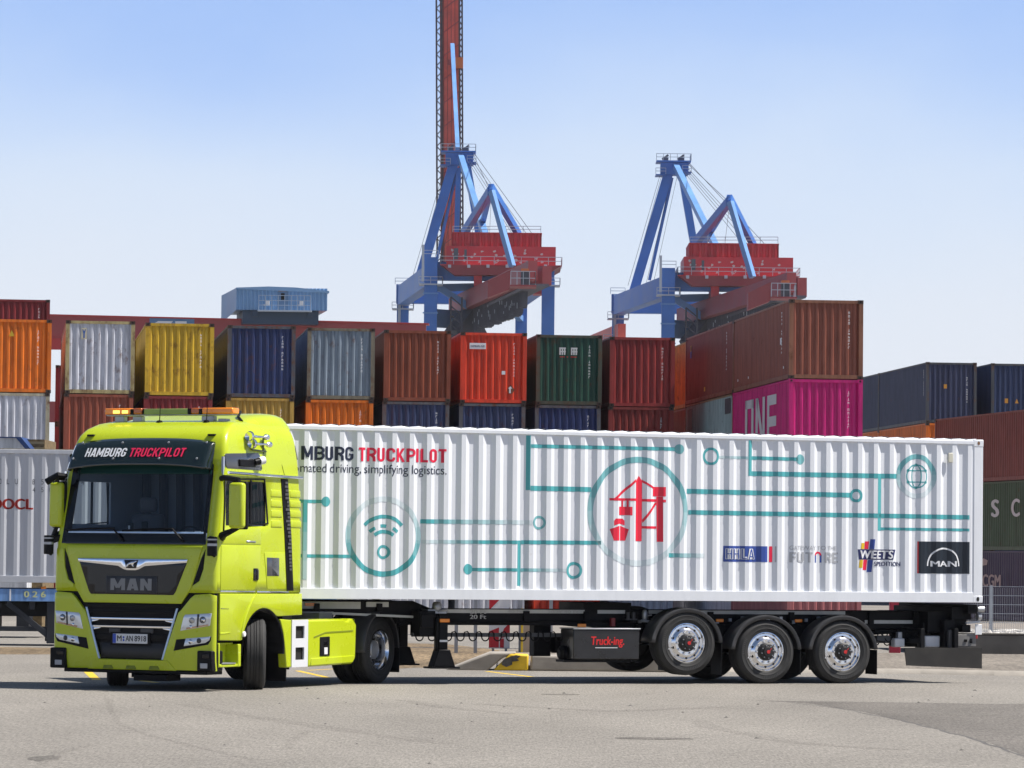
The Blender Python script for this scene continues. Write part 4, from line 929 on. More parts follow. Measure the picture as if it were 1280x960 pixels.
# service pipe with coiled hose
b = MB(); b.box(2.75, 5.55, 0.56, 0.61, 0.705, 0.765); b.box(9.9, 11.0, 0.55, 0.60, 0.66, 0.70); b.build('service_pipe', GUARD, tr)
def hose(x0, n, p, z):
    b = MB()
    for i in range(n):
        c = x0+p*i; r = p*.29
        b.tube([(c-r+.012*k*0, 0.545+.008*math.sin(k), z+.05) for k in (0,)] + [(c+r*math.cos(t), 0.54, z-.01+.06*math.sin(t)) for t in [math.pi+math.pi*j/10 for j in range(11)]] + [(c+r+.01, 0.55, z+.06), (c+p-r-.02, 0.57, z+.07), (c+p-r, 0.55, z+.04)], 0.010, 6)
    b.build('coiled_hose', BLACK, tr)
hose(2.86, 2, .2, .715); hose(3.32, 11, .203, .715); hose(9.98, 5, .2, .655)
# tool box with the lettering
b = MB(); b.box(5.20, 6.30, 0.10, 0.62, 0.375, 0.83); tb = b.build('tool_box', mat('box_black',(0.013,0.013,0.015),0.3,var=0.3,vscale=5,coat=0.3), tr, bevel=0.015)
b = MB(); b.box(5.19, 6.31, 0.085, 0.63, 0.832, 0.850); b.build('lid', STEEL, tb, bevel=0.004)
tl_ = flat_text('lettering', 'Truck-ing.', 5.49, 6.04, 0.555, 0.725, lambda a, c: (a, 0.094, c), mat('sign_red',(0.70,0.02,0.02),0.4), tb, bold=0.03, shear=0.1)
b = MB(); b.box(5.56, 5.93, 0.094, 0.0965, 0.548, 0.558); b.build('small_lettering', WPR, tb)
b = MB(); b.tube([(5.16,0.95,0.60),(5.2,0.95,0.60),(5.6,0.95,0.60),(5.64,0.95,0.60)], [.08,.15,.15,.08], 20); b.build('air_tank', CHASSIS, tr)
b = MB(); b.tube([(5.10,0.45,0.46),(5.14,0.45,0.46),(5.6,0.45,0.46)], [.07,.12,.12], 20); b.build('air_tank', CHASSIS, tr)
b = MB(); b.beam((6.2,0.3,0.37),(6.36,0.3,0.33),0.2,0.03); b.box(5.1,6.2,0.2,0.55,0.33,0.365); b.build('box_bracket', CHASSIS, tr)
b = MB(); b.box(5.33,5.47,0.24,0.27,0.862,0.915); b.build('side_marker', AMBER, tr, bevel=0.01)
b = MB(); b.box(6.02,6.09,0.55,0.62,0.87,1.0); b.build('red_valve', mat('valve_red',(0.30,0.02,0.025),0.4), tr, bevel=0.01)
b = MB()
for x in (6.28, 6.37): b.tube([(x,0.5,0.99),(x,0.5,1.09)],0.028,12)
b.box(6.23,6.43,0.46,0.54,0.97,0.99); b.build('valve_pair', GUARD, tr)
b = MB(); b.lathe([(0.0,1.13),(0.03,1.125),(0.045,1.09),(0.045,1.0),(0.03,0.97),(0.0,0.96)], (6.56,0.5,0), 18, axis='z'); b.tube([(6.49,0.48,0.96),(6.64,0.46,0.95)],0.022); b.tube([(6.61,0.5,1.04),(6.66,0.46,1.05)],0.014); b.build('air_filter', STEEL, tr)
b = MB(); b.box(6.62,6.69,0.45,0.47,0.90,0.93); b.build('yellow_tag', YEL, tr)
for x in (7.80, 9.16):
    b = MB(); b.box(x-0.06,x+0.07,0.42,0.45,0.945,0.995); b.build('side_marker', AMBER, tr, bevel=0.01)
# axles, wheels and mudguards; the first axle is lifted
AX = [(7.06, 0.63), (8.41, 0.495), (9.74, 0.495)]
b = MB()
for x, z in AX: b = MB(); b.tube([(x,0.3,z),(x,2.14,z)],0.07,16); b.box(x-0.5,x+0.3,0.62,0.74,z-0.03,z+0.10); b.box(x-0.5,x+0.3,1.70,1.82,z-0.03,z+0.10); b.tube([(x+0.25,0.68,z+0.1),(x+0.25,0.68,0.9)],0.12,16); b.tube([(x+0.25,1.76,z+0.1),(x+0.25,1.76,0.9)],0.12,16); b.build('axle', CHASSIS, tr)
b = MB(); b.box(6.4, 10.3, 0.64, 0.80, 0.72, 0.90); b.box(6.4, 10.3, 1.64, 1.80, 0.72, 0.90)
b.build('axle_beam', CHASSIS, tr)
for x, z in AX:
    wheel(tr, (x, 0.20, z), 0.497, 0.385, 0.298, True, -1)
    wheel(tr, (x, 2.24, z), 0.497, 0.385, 0.298, True, 1)
    for y0, y1 in ((0.0, 0.42), (2.02, 2.44)):
        b = MB(); zc = z if z < .6 else 0.60
        n = 26; a0, a1 = R(4), R(176); vs = []
        for i in range(n+1):
            t = a0+(a1-a0)*i/n; r0 = 0.585; r1 = 0.60
            for (r, y) in ((r0-0.045, y0), (r1, y0+0.002), (r1+0.012, y0+0.03), (r1+0.012, y1-0.03), (r1, y1)): vs.append((x+r*math.cos(t), y, zc+r*math.sin(t)*0.93))
        b.add(vs, [(5*i+j, 5*i+5+j, 5*i+6+j, 5*i+1+j) for i in range(n) for j in range(4)])
        gd = b.build('mudguard', GUARD, tr, smooth=50)
        s = gd.modifiers.new('s', 'SOLIDIFY'); s.thickness = 0.012
        b = MB(); b.box(x+0.585, x+0.60, y0+0.02, y1-0.02, 0.14, zc+0.03); b.build('mud_flap', BLACK, gd)
for x, z in AX:
    b = MB(); b.box(x-.62,x-.44,0.58,0.86,.62,.9); b.box(x-.62,x-.44,1.58,1.86,.62,.9); b.build('spring_hanger', CHASSIS, tr, bevel=.01)
    b = MB(); b.tube([(x+.1,.55,z+.05),(x+.12,.52,z+.25),(x-.1,.6,.86),(x-.3,.64,.9)],.012,6); b.tube([(x-.1,.9,z),(x-.15,.8,z+.3),(x-.4,.7,.93)],.012,6); b.build('brake_hose', BLACK, tr)
    b = MB(); b.tube([(x-.22,.62,z+.02),(x-.22,.9,z+.02)],.085,14); b.build('brake_chamber', STEEL, tr)
b = MB()
for i in range(16):
    x = 6.5+.22*i; b.box(x,x+.05,.60,.64,.92+.03*(i%3),.97+.03*(i%3))
b.build('pipe_clip', STEEL, tr)
b = MB()
b = MB(); b.tube([(2.9,.62,.94),(4.0,.62,.92),(5.3,.62,.95),(6.4,.62,.94)],.012,5); b.build('brake_line', BLACK, tr); b = MB(); b.tube([(9.9,.62,.80),(10.6,.62,.76),(11.6,.62,.82)],.012,5); b.build('brake_line', BLACK, tr)
for (x0,x1,y0,y1,z0,z1,m_) in ((10.55,10.80,.45,.6,.62,.74,GUARD),(10.9,10.98,.4,.48,.58,.80,STEEL),(11.05,11.25,.30,.45,.62,.70,CHASSIS),(11.28,11.31,.28,.31,.40,.95,CHASSIS),(11.66,11.72,.12,.2,.55,.84,GUARD),(10.4,10.5,.62,.75,.55,.8,CHASSIS),(11.9,12.05,.12,.3,.80,.92,CHASSIS),(12.12,12.17,.1,.14,.70,.76,RED)):
    b = MB(); b.box(x0,x1,y0,y1,z0,z1); b.build('bracket', m_, tr, bevel=.012)
b = MB(); rr_ = random.Random(2)
for i in range(9):
    x = 10.3+.17*i; b.tube([(x,.5,.80),(x+rr_.uniform(-.1,.15),.45,.68),(x+rr_.uniform(.05,.25),.45,.60+.05*rr_.random()),(x+.3,.5,.78)],.011,6)
b.build('cable_loop', BLACK, tr)
# rear end
b = MB(); b.prism([(10.86,0.28),(12.20,0.23),(12.20,0.56),(10.82,0.56)], 0.02, 0.04); b.build('rear_flap', mat('flap_rubber',(0.022,0.020,0.018),0.75,var=0.6,vscale=3), tr)
for x in (11.12, 11.72): b = MB(); b.box(x, x+.07, .045, .10, .30, .86); b.box(x, x+.07, .10, .7, .80, .86); b.build('flap_bracket', CHASSIS, tr, bevel=.006)
b = MB(); b.box(11.80, 12.14, 0.10, 0.4, 0.575, 0.77); b.build('rear_box', mat('box_grey',(0.16,0.155,0.15),0.6,var=0.2,vscale=6), tr, bevel=0.012)
b = MB(); b.box(11.92,11.97,0.085,0.097,0.65,0.69); b.box(12.02,12.06,0.085,0.097,0.63,0.70); b.build('box_latch', CHASSIS, tr)
b = MB(); b.box(12.10, 12.22, 0.06, 0.08, 0.765, 0.93); b.build('rear_plate', WPR, tr, bevel=0.006)
b = MB(); b.box(11.33,11.6,0.3,0.5,0.56,0.74); b.box(10.82,11.0,0.35,0.5,0.56,0.7); b.build('white_canister', WHITEP, tr, bevel=0.02)
b = MB(); b.box(11.62,11.80,0.2,1.2,0.5,1.0); b.box(11.0,11.3,0.5,0.9,0.56,0.84); b.box(10.6,11.7,0.62,1.82,0.76,0.83); b.build('rear_bracket', CHASSIS, tr, bevel=0.01)
b = MB(); b.tube([(12.12,0.05,1.17),(12.24,0.05,1.17)],0.05,16); b.tube([(12.14,0.08,1.05),(12.20,0.08,1.05)],0.06,16); b.beam((11.95,0.1,0.95),(12.2,0.1,0.97),0.05,0.03); b.build('twist_lock', STEEL, tr)
b = MB()
for i in range(7):
    x = 10.7+0.15*i; b.tube([(x,0.6,0.78),(x+0.06,0.55,0.66+0.03*(i%3)),(x+0.16,0.58,0.70),(x+0.22,0.6,0.79)],0.014,6)
b.build('air_line', BLACK, tr)
# ================================================================== the tractor unit
HA = R(26.1); hx, hy = -math.sin(HA), -math.cos(HA)
tk = thing('semi_truck', 'lime green tractor unit with black sun visor and amber roof beacons, wheels turned', 'truck', (-4.673, 57.890, 0), math.atan2(hy, hx))
XF = [(.25,1.46),(.45,1.50),(1.3,1.50),(1.9,1.49),(2.06,1.475),(3.2,1.225),(3.45,1.16),(3.60,1.08),(3.70,.96),(3.78,.76),(3.83,.50)]
WZ = [(0,1.335),(2.2,1.335),(3.0,1.315),(3.3,1.29),(3.55,1.245),(3.68,1.195),(3.78,1.11),(3.83,1.0)]
RCO, CRO = .075, .05
def ip(t, z):
    if z <= t[0][0]: return t[0][1]
    for (a, b), (c, d) in zip(t[:-1], t[1:]):
        if z <= c: return b+(d-b)*(z-a)/(c-a)
    return t[-1][1]
def sW(z): return ip(WZ, z)
def fx(y, z):
    w_ = sW(z); y = min(abs(y), w_); t = max(0, (y-(w_-RCO))/RCO)
    return ip(XF, z) - CRO*(y/w_)**2 - RCO*(1-math.sqrt(max(0, 1-t*t)))
REAR = [(1.0,-1.04),(2.0,-1.03),(2.9,-.99),(3.47,-.96),(3.83,-.98)]
def shell():
    zs = [1.38,1.55,1.75,1.95,2.065,2.2,2.33,2.45,2.6,2.8,2.96,3.03,3.10,3.19,3.27,3.36,3.45,3.53,3.60,3.65,3.70,3.74,3.78,3.81,3.83]
    fr = [0,.25,.5,.75,.92,1.0]; an = [R(18*i) for i in range(1,6)]; sd = [1.19,.9,.6,.3,.06,-.25,-.6,-.9]
    cols = []
    for z in zs:
        w_, xf, re = sW(z), ip(XF, z), ip(REAR, z); wr = w_-RCO; h = []
        for f in fr: y = f*wr; h.append((xf-CRO*(y/w_)**2, y))
        for t in an: y = wr+RCO*math.sin(t); h.append((xf-CRO*(y/w_)**2-RCO*(1-math.cos(t)), y))
        xc = h[-1][0]; s = 1.0 if z <= 2.97 else (xc-0.015-re)/(1.19-(-1.0)); base = -1.0
        for x in sd:
            xx = x if z <= 2.97 else re + (x-base)*s
            h.append((min(xx, xc-0.01), w_))
        h.append((re+.06, w_)); h.append((re+.02, w_-.02)); h.append((re, w_-.06)); h.append((re, w_*.5)); h.append((re, 0))
        ring = h + [(x, -y) for x, y in reversed(h[1:-1])]
        cols.append([(x, y, z) for x, y in ring])
    n = len(cols[0]); b = MB(); vs = [v for c in cols for v in c]; fs = []
    nh = len(fr)
    for i in range(len(zs)-1):
        zm = (zs[i]+zs[i+1])/2
        for k in range(n):
            a, c = cols[i][k], cols[i][(k+1) % n]
            ym = (a[1]+c[1])/2; xm = (a[0]+c[0])/2
            if 2.065 < zm < 3.19 and (k < 4 or k >= n-4): continue
            sidecol = abs(abs(ym)-sW(zm)) < .02
            if 2.33 < zm < 2.96 and sidecol and .06 < xm < 1.19: continue
            fs.append((i*n+k, i*n+(k+1)%n, (i+1)*n+(k+1)%n, (i+1)*n+k))
    fs.append(tuple((len(zs)-1)*n+k for k in range(n)))
    b.add(vs, fs); return b
cab = shell().build('cab', LIME, tk, smooth=42)
cab.data.materials.append(BLACK); so = cab.modifiers.new('s', 'SOLIDIFY'); so.thickness = 0.025; so.offset = -1; so.material_offset = 1; so.material_offset_rim = 1

def cutgrid(bm, xs, ys):
    for x in xs: bmesh.ops.bisect_plane(bm, geom=bm.verts[:]+bm.edges[:]+bm.faces[:], plane_co=(x,0,0), plane_no=(1,0,0), dist=1e-5)
    for y in ys: bmesh.ops.bisect_plane(bm, geom=bm.verts[:]+bm.edges[:]+bm.faces[:], plane_co=(0,y,0), plane_no=(0,1,0), dist=1e-5)
def _patch(name, poly, m, parent, fn, xs, ys, want, thick, bevel):
    bm = bmesh.new(); bm.faces.new([bm.verts.new((a, c, 0)) for a, c in poly]); cutgrid(bm, xs, ys)
    for v in bm.verts: v.co = Vector(fn(v.co.x, v.co.y))
    for f in bm.faces:
        f.normal_update()
    av = sum((f.normal*f.calc_area() for f in bm.faces), Vector())
    if av.dot(Vector(want)) < 0:
        bmesh.ops.reverse_faces(bm, faces=bm.faces[:])
    me = bpy.data.meshes.new(name); bm.to_mesh(me); bm.free()
    o = finish(name, me, m, parent, smooth=30, recalc=False)
    if thick:
        s = o.modifiers.new('s', 'SOLIDIFY'); s.thickness = thick; s.offset = -1
        if bevel: q = o.modifiers.new('b', 'BEVEL'); q.width = bevel; q.segments = 2; q.limit_method = 'ANGLE'; q.angle_limit = R(50)
    return o
YS = [i*.12 for i in range(-10, 11)] + [s*(1.235+.1*math.sin(R(a))) for s in (-1, 1) for a in (0,20,40,58,75)]
ZS = [.3+.12*i for i in range(30)]
def fpatch(name, poly, m, off=0.01, thick=0.02, bevel=0.005, parent=None, mirror=False):
    o = _patch(name, poly, m, parent or tk, lambda a, c: (fx(a, c)+off, a, c), YS, ZS, (1,0,0), thick, bevel)
    if mirror:
        p2 = [(-a, c) for a, c in reversed(poly)]; _patch(name, p2, m, parent or tk, lambda a, c: (fx(a, c)+off, a, c), YS, ZS, (1,0,0), thick, bevel)
    return o
def spatch(name, poly, m, off=0.008, thick=0.015, bevel=0.004, parent=None, both=True):
    o = None
    for s in ((1,-1) if both else (1,)):
        q = _patch(name, poly, m, parent or tk, lambda a, c: (a, s*(sW(c)+off), c), [], [2.2,2.6,3.0,3.15,3.3,3.42,3.55,3.68], (0,s,0), thick, bevel); o = o or q
    return o
# lower base shell, black, behind the bumper pieces
fpatch('grille_base', [(-1.33,.30),(1.33,.30),(1.33,1.42),(-1.33,1.42)], BLACK, -0.03, 0.03, 0)
spatch('wing_base', [(1.30,.70),(.72,.70),(.60,1.0),(.2,1.14),(-.3,1.05),(-1.0,1.06),(-1.0,1.39),(1.30,1.39)], BLACK, -0.03, 0.02, 0)
# front hood with black grille panel
hood = fpatch('front_hood', [(-.80,1.225),(.80,1.225),(.94,1.42),(1.01,1.62),(1.115,2.035),(-1.115,2.035),(-1.01,1.62),(-.94,1.42)], LIME, 0.016, 0.04, 0.012)
gp_ = fpatch('grille_panel', [(-.90,1.835),(.90,1.835),(.715,1.39),(.68,1.345),(-.68,1.345),(-.715,1.39)], GLOSSBLACK, 0.022, 0.012, 0.004)
cw_ = fpatch('chrome_wing', [(-.905,1.85),(.905,1.85),(.895,1.80),(.22,1.745),(.13,1.70),(.07,1.685),(-.07,1.685),(-.13,1.70),(-.22,1.745),(-.895,1.80)], CHROME, 0.042, 0.02, 0.007)
em = fpatch('emblem', [(-.115,1.832),(.115,1.832),(.08,1.715),(-.08,1.715)], GLOSSBLACK, 0.046, 0.004, 0)
fpatch('emblem_beast', [(-.085,1.735),(-.06,1.735),(-.035,1.765),(.0,1.772),(.025,1.74),(.05,1.735),(.035,1.76),(.05,1.79),(.095,1.812),(.08,1.822),(.03,1.815),(-.03,1.80),(-.07,1.77)], CHROME, 0.050, 0.003, 0, em)
mp_ = fpatch('badge_plate', [(-.42,1.365),(.42,1.365),(.42,1.605),(-.42,1.605)], mat('badge_mesh',(.05,.05,.053),.35,metal=.6), 0.030, 0.008, 0.003)
def ftext(name, s, y0, y1, z0, z1, m, off, parent, bold=0.0, shear=0.0):
    return flat_text(name, s, y0, y1, z0, z1, lambda a, c: (fx(a, c)+off, a, c), m, parent, bold, shear)
sign_text('badge_lettering', 'MAN', -.34, .34, 1.405, 1.57, lambda a, c: (fx(a, c)+.036, a, c), mat('badge_silver',(.20,.205,.21),.4,metal=.3), mp_, .19)
b = MB()
for i in range(15): z = 1.375+.0155*i; b.add([(fx(y, z)+0.033, y, z+dz) for y, dz in ((-.41,0),(.41,0),(.41,.004),(-.41,.004))], [(0,1,2,3)])
b.build('badge_louvre', BLACK, mp_, smooth=0)
for s in (1, -1):
    poly = [(s*1.16,1.99),(s*1.10,1.86),(s*.97,1.475),(s*1.075,1.55),(s*1.135,1.72)]
    if s < 0: poly = poly[::-1]
    fpatch('air_vent', poly, BLACK, 0.008, 0.01, 0.002)
fpatch('side_cheek', [(1.085,1.545),(1.145,1.715),(1.175,1.98),(1.33,1.985),(1.33,1.42),(.98,1.435),(.99,1.49)], LIME, 0.012, 0.02, 0.008, mirror=True)
# bumper
bump = fpatch('bumper_corner', [(.95,1.30),(.81,1.14),(.765,1.10),(.525,.44),(.61,.295),(1.334,.29),(1.334,1.345),(1.25,1.37),(1.02,1.355)], LIME, 0.02, 0.07, 0.014, mirror=True)
fpatch('bumper_lip', [(-.60,.425),(.60,.425),(.725,.285),(-.725,.285)], LIME, 0.03, 0.05, 0.012)
for y in (-.38, 0, .38): fpatch('lip_notch', [(y-.09,.292),(y+.09,.292),(y+.065,.345),(y-.065,.345)], mat('lime_shadow_gap',(.20,.24,.01),.5), 0.033, 0.003, 0)
b = MB(); b.box(1.0,1.44,-1.15,1.2,.235,.285); b.box(1.0,1.40,-.02,.52,.13,.22); b.build('under_tray', BLACK, tk, bevel=0.01)
for s in (1, -1):
    p = [(s*.762,1.16),(s*.735,1.16),(s*.505,.435),(s*.532,.435)]
    fpatch('light_strip', p if s < 0 else p[::-1], mat('pale_blue_strip',(.45,.62,.85),.15,coat=1.0), 0.03, 0.02, 0.004)
fpatch('grille_slat', [(-.72,1.085),(.72,1.085),(.735,1.12),(-.735,1.12)], BLACK, 0.0, 0.03, 0.006)
fpatch('grille_slat', [(-.77,1.17),(.77,1.17),(.78,1.21),(-.78,1.21)], BLACK, -0.005, 0.03, 0.006)
for z, h, k in ((.985,.034,.70), (.875,.03,.665)):
    fpatch('chrome_slat', [(-k,z),(k,z),(k+.012,z+h),(-k-.012,z+h)], CHROME, 0.012, 0.03, 0.006)
    for s in (1,-1):
        p = [(s*k,z-.04),(s*(k-.14),z-.015),(s*(k-.16),z),(s*k,z)]
        fpatch('slat_end', p, CHROME, 0.008, 0.02, 0.004)
fpatch('grille_slat', [(-.62,.70),(.62,.70),(.64,.79),(-.64,.79)], BLACK, -0.012, 0.02, 0.005)
fpatch('lower_mesh', [(-.5,.45),(.5,.45),(.54,.66),(-.54,.66)], mat('mesh_dark',(.03,.03,.032),.5,bump=.6,bscale=220), -0.015, 0.01, 0)
for y0, y1 in ((-.38,-.2),(.14,.34)): fpatch('radar_unit', [(y0,.80),(y1,.80),(y1,.865),(y0,.865)], GUARD, -0.01, 0.02, 0.004)
# number plate
b = MB(); b.box(1.505,1.515,-.30,.27,.655,.79); np_ = b.build('number_plate', mat('plate_white',(.66,.67,.68),.4), tk, bevel=0.003)
b = MB(); b.box(1.5155,1.5165,-.297,-.245,.658,.787); b.build('blue_band', mat('plate_blue',(.02,.07,.45),.4), np_)
PT = mat('plate_black', (.012,.012,.014), .5)
pf_ = lambda a, c: (1.5175, a, c)
flat_text('plate_lettering', 'M', -.225, -.150, .685, .765, pf_, PT, np_, 0.02); flat_text('plate_lettering', 'AN', -.085, .035, .685, .765, pf_, PT, np_, 0.02); flat_text('plate_lettering', '8918', .062, .255, .685, .765, pf_, PT, np_, 0.02)
b = MB(); b.lathe([(.016,0),(0,0.001)], (1.5172,-.118,.74), 12, axis='x'); b.lathe([(.016,0),(0,0.001)], (1.5172,-.118,.70), 12, axis='x'); b.build('plate_seal', mat('plate_blue',(.02,.07,.45),.4), np_, recalc=False)
b = MB(); b.box(1.49,1.504,-.34,.31,.63,.81); b.build('plate_holder', BLACK, np_)
# lamps
for s in (1, -1):
    fl = lambda p: p if s > 0 else [(-a, c) for a, c in reversed(p)]
    hl = fpatch('headlight', fl([(.80,.845),(1.265,.925),(1.29,1.10),(.875,1.075),(.85,1.04)]), LENS, 0.026, 0.01, 0.004)
    for (cy, cz, r, mm) in ((.985,.995,.045,mat('lamp_silver',(.42,.43,.45),.25,metal=.6)),(1.155,1.005,.05,mat('lamp_shadow',(.14,.145,.15),.3)),(1.165,1.005,.03,CHROME),(.97,.91,.022,CHROME)):
        pp = [(cy+r*math.cos(t), cz+r*.95*math.sin(t)) for t in [2*math.pi*i/16 for i in range(16)]]
        fpatch('reflector', fl(pp), mm, 0.0285 if r > .04 else .031, 0.003, 0, hl)
    fpatch('lamp_divider', fl([(1.06,.90),(1.085,.90),(1.10,1.085),(1.07,1.083)]), GUARD, 0.029, 0.003, 0, hl); fpatch('turn_lamp', fl([(.90,.868),(1.24,.925),(1.245,.945),(.90,.893)]), mat('amber_clear',(.62,.36,.2),.2,coat=.6), 0.029, 0.003, 0, hl)
    fpatch('fog_housing', fl([(.74,.725),(1.285,.775),(1.28,.72),(1.24,.66),(.70,.565)]), BLACK, 0.023, 0.01, 0.003)
    fg = fpatch('fog_light', fl([(.89,.742),(1.275,.775),(1.262,.725),(1.20,.685),(.86,.632)]), LENS, 0.027, 0.008, 0.003)
    for cy in (.97, 1.10):
        pp = [(cy+.036*math.cos(t), .70+.036*math.sin(t)+(cy-.97)*.1) for t in [2*math.pi*i/14 for i in range(14)]]
        fpatch('reflector', fl(pp), GUARD if cy > 1 else CHROME, 0.030, 0.003, 0, fg)
    # corner sensor box
    b = MB(); b.box(1.20,1.515,s*1.345 if s < 0 else 1.08, s*1.08 if s < 0 else 1.325,.285,.575); sb = b.build('sensor_box', BLACK, tk, bevel=0.02)
    b = MB(); y0, y1 = (1.14,1.255) if s > 0 else (-1.255,-1.14)
    b.box(1.512,1.522,y0,y1,.33,.40); b.build('sensor_window', mat('window_grey',(.4,.41,.43),.4), sb, bevel=0.004)
    b = MB(); b.box(1.514,1.530,y0+.03,y1+.03,.47,.53); b.build('sensor_lens', GLOSSBLACK, sb, bevel=0.01)
# windscreen and surroundings
fpatch('windscreen', [(-1.14,2.07),(1.14,2.07),(1.105,3.19),(-1.105,3.19)], WINDOW, -0.012, 0, 0)
fpatch('windscreen_frame', [(-1.15,2.055),(1.15,2.055),(1.138,2.235),(-1.138,2.235)], GLOSSBLACK, 0.004, 0.01, 0.003)
for s in (1,-1):
    e_ = 1.143 if s > 0 else 1.225
    p = [(s*1.09,2.06),(s*e_,2.06),(s*(e_-.03),3.2),(s*1.06,3.2)]
    fpatch('windscreen_frame', p if s > 0 else p[::-1], GLOSSBLACK, 0.003, 0.008, 0.002)
fpatch('chrome_line', [(-1.13,2.21),(1.10,2.21),(1.10,2.235),(-1.13,2.235)], mat('pale_blue_strip',(.45,.62,.85),.15), 0.010, 0.008, 0.003)
fpatch('windscreen_header', [(-1.11,3.05),(1.11,3.05),(1.105,3.2),(-1.105,3.2)], mat('green_tint_band',(.006,.035,.03),.25,spec=.2), 0.003, 0.008, 0)
for y0 in (-.55, .42):  # wipers
    b = MB()
    P = lambda y, z, o=0.03: (fx(y, z)+o, y, z)
    b.tube([P(y0+.38,2.10),P(y0+.33,2.16,.05),P(y0+.20,2.28,.05)],[.018,.016,.012],8); b.tube([P(y0+.22,2.28,.035),P(y0-.25,2.27,.03),P(y0-.62,2.245,.03)],.014,6); b.build('wiper', BLACK, tk)
# visor
VZ = lambda y: 3.565-.085*(abs(y)/1.25)**3
def vx(y, s): z = VZ(y)-.385*s; return (fx(min(abs(y),1.2), z)+.035+.15*s**.8 - (0.05 if y > 1.08 or y < -1.2 else 0), z)
b = MB(); ny, ns = 44, 10; vs = []
for i in range(ny+1):
    y = -1.22+2.32*i/ny
    for j in range(ns+1):
        x, z = vx(y, j/ns); vs.append((x, y, z))
b.add(vs, [((ns+1)*i+j, (ns+1)*(i+1)+j, (ns+1)*(i+1)+j+1, (ns+1)*i+j+1) for i in range(ny) for j in range(ns)])
for s in (-1, 1):
    vs = []
    for j in range(ns+1):
        ye = 1.10 if s > 0 else -1.22; x, z = vx(ye, j/ns); vs += [(x, ye, z), (x-.2, ye+s*.012, z-.015)]
    b.add(vs, [(2*j, 2*j+1, 2*j+3, 2*j+2) for j in range(ns)])
vis = b.build('sun_visor', mat('visor_acrylic',(.006,.013,.011),.07,coat=1.0), tk, smooth=50)
q = vis.modifiers.new('s','SOLIDIFY'); q.thickness = 0.012
def vpt(y, z): s = (VZ(y)-z)/.385; return (vx(y, max(0,s))[0]+.014, y, z)
sign_text('visor_lettering', 'HAMBURG', -.93, -.235, 3.295, 3.42, vpt, WPR, vis, .165, .05); sign_text('visor_lettering', 'TRUCKPILOT', -.175, .72, 3.295, 3.42, vpt, mat('visor_red',(.72,.02,.085),.4), vis, .165, .05)
b = MB()
for y in (-1.08,-.38,.38,.98):
    for z in (3.50,3.27): p = vpt(y+(3.455-z)*-.25, z); b.lathe([(.016,0),(.014,.012),(0,.014)], (p[0]-.004,p[1],p[2]), 12, axis='x')
b.build('visor_bolt', STEEL, vis)
for y in (-1.0, 1.0):
    b = MB(); z = 3.605; b.box(fx(y,z)-.08,fx(y,z)+.03,y-.06,y+.06,z-.012,z+.018); b.build('roof_lamp', BLACK, tk, bevel=0.01)
# cab inside
b = MB(); b.box(.95,1.34,-1.2,1.2,1.9,2.12); b.box(1.0,1.25,.25,1.0,2.1,2.22); b.build('dashboard', DARKIN, tk, bevel=0.04)
b = MB(); b.box(-.9,-.84,-1.25,1.25,1.5,3.5); b.box(-.84,-.3,-1.25,1.25,1.5,1.95); b.box(-.6,1.1,-1.24,1.24,3.32,3.36); b.box(-.9,1.2,-1.25,1.25,1.42,1.46)
for s in (-1, 1):
    ya, yb = (1.255,1.285) if s > 0 else (-1.285,-1.255)
    b.box(-.9,.08,ya,yb,1.46,3.3); b.box(.08,1.22,ya,yb,1.46,2.34); b.box(.08,1.2,ya,yb,2.95,3.3)
b.build('cab_lining', DARKIN, tk)
b = MB()
for i in range(9): y = -1.15+.29*i; b.tube([(-.78,y,1.95),(-.74,y,3.3)],.07,8)
b.build('bunk_curtain', mat('curtain_grey',(.06,.065,.08),.8), tk)
for y in (.62, -.62):
    b = MB(); b.box(.12,.62,y-.26,y+.26,1.72,1.92); b.box(-.02,.16,y-.25,y+.25,1.9,2.5); b.box(0.0,.13,y-.14,y+.14,2.52,2.74); b.build('seat', SEATM, tk, bevel=0.06, seg=3)
b = MB()
pts = [(.93+.07*math.cos(t)*.6,.62+.22*math.sin(t),2.14+.17*math.cos(t)) for t in [2*math.pi*i/24 for i in range(25)]]; b.tube(pts,.016,6,cap=False); b.beam((.97,.62,2.14),(1.1,.62,2.0),.06,.06); b.build('steering_wheel', BLACK, tk)
b = MB(); b.box(1.05,1.09,-.36,-.26,2.22,2.36); b.box(1.05,1.08,-.12,-.02,2.24,2.38); b.box(.98,1.2,.05,.3,2.12,2.17); b.build('phone_holder', BLACK, tk, bevel=0.01)
b = MB(); b.box(1.085,1.092,-.33,-.30,2.26,2.32); b.box(1.15,1.19,.20,.24,2.19,2.22); b.box(1.22,1.25,.86,.95,2.2,2.25); b.build('paper_tag', WHITEP, tk)
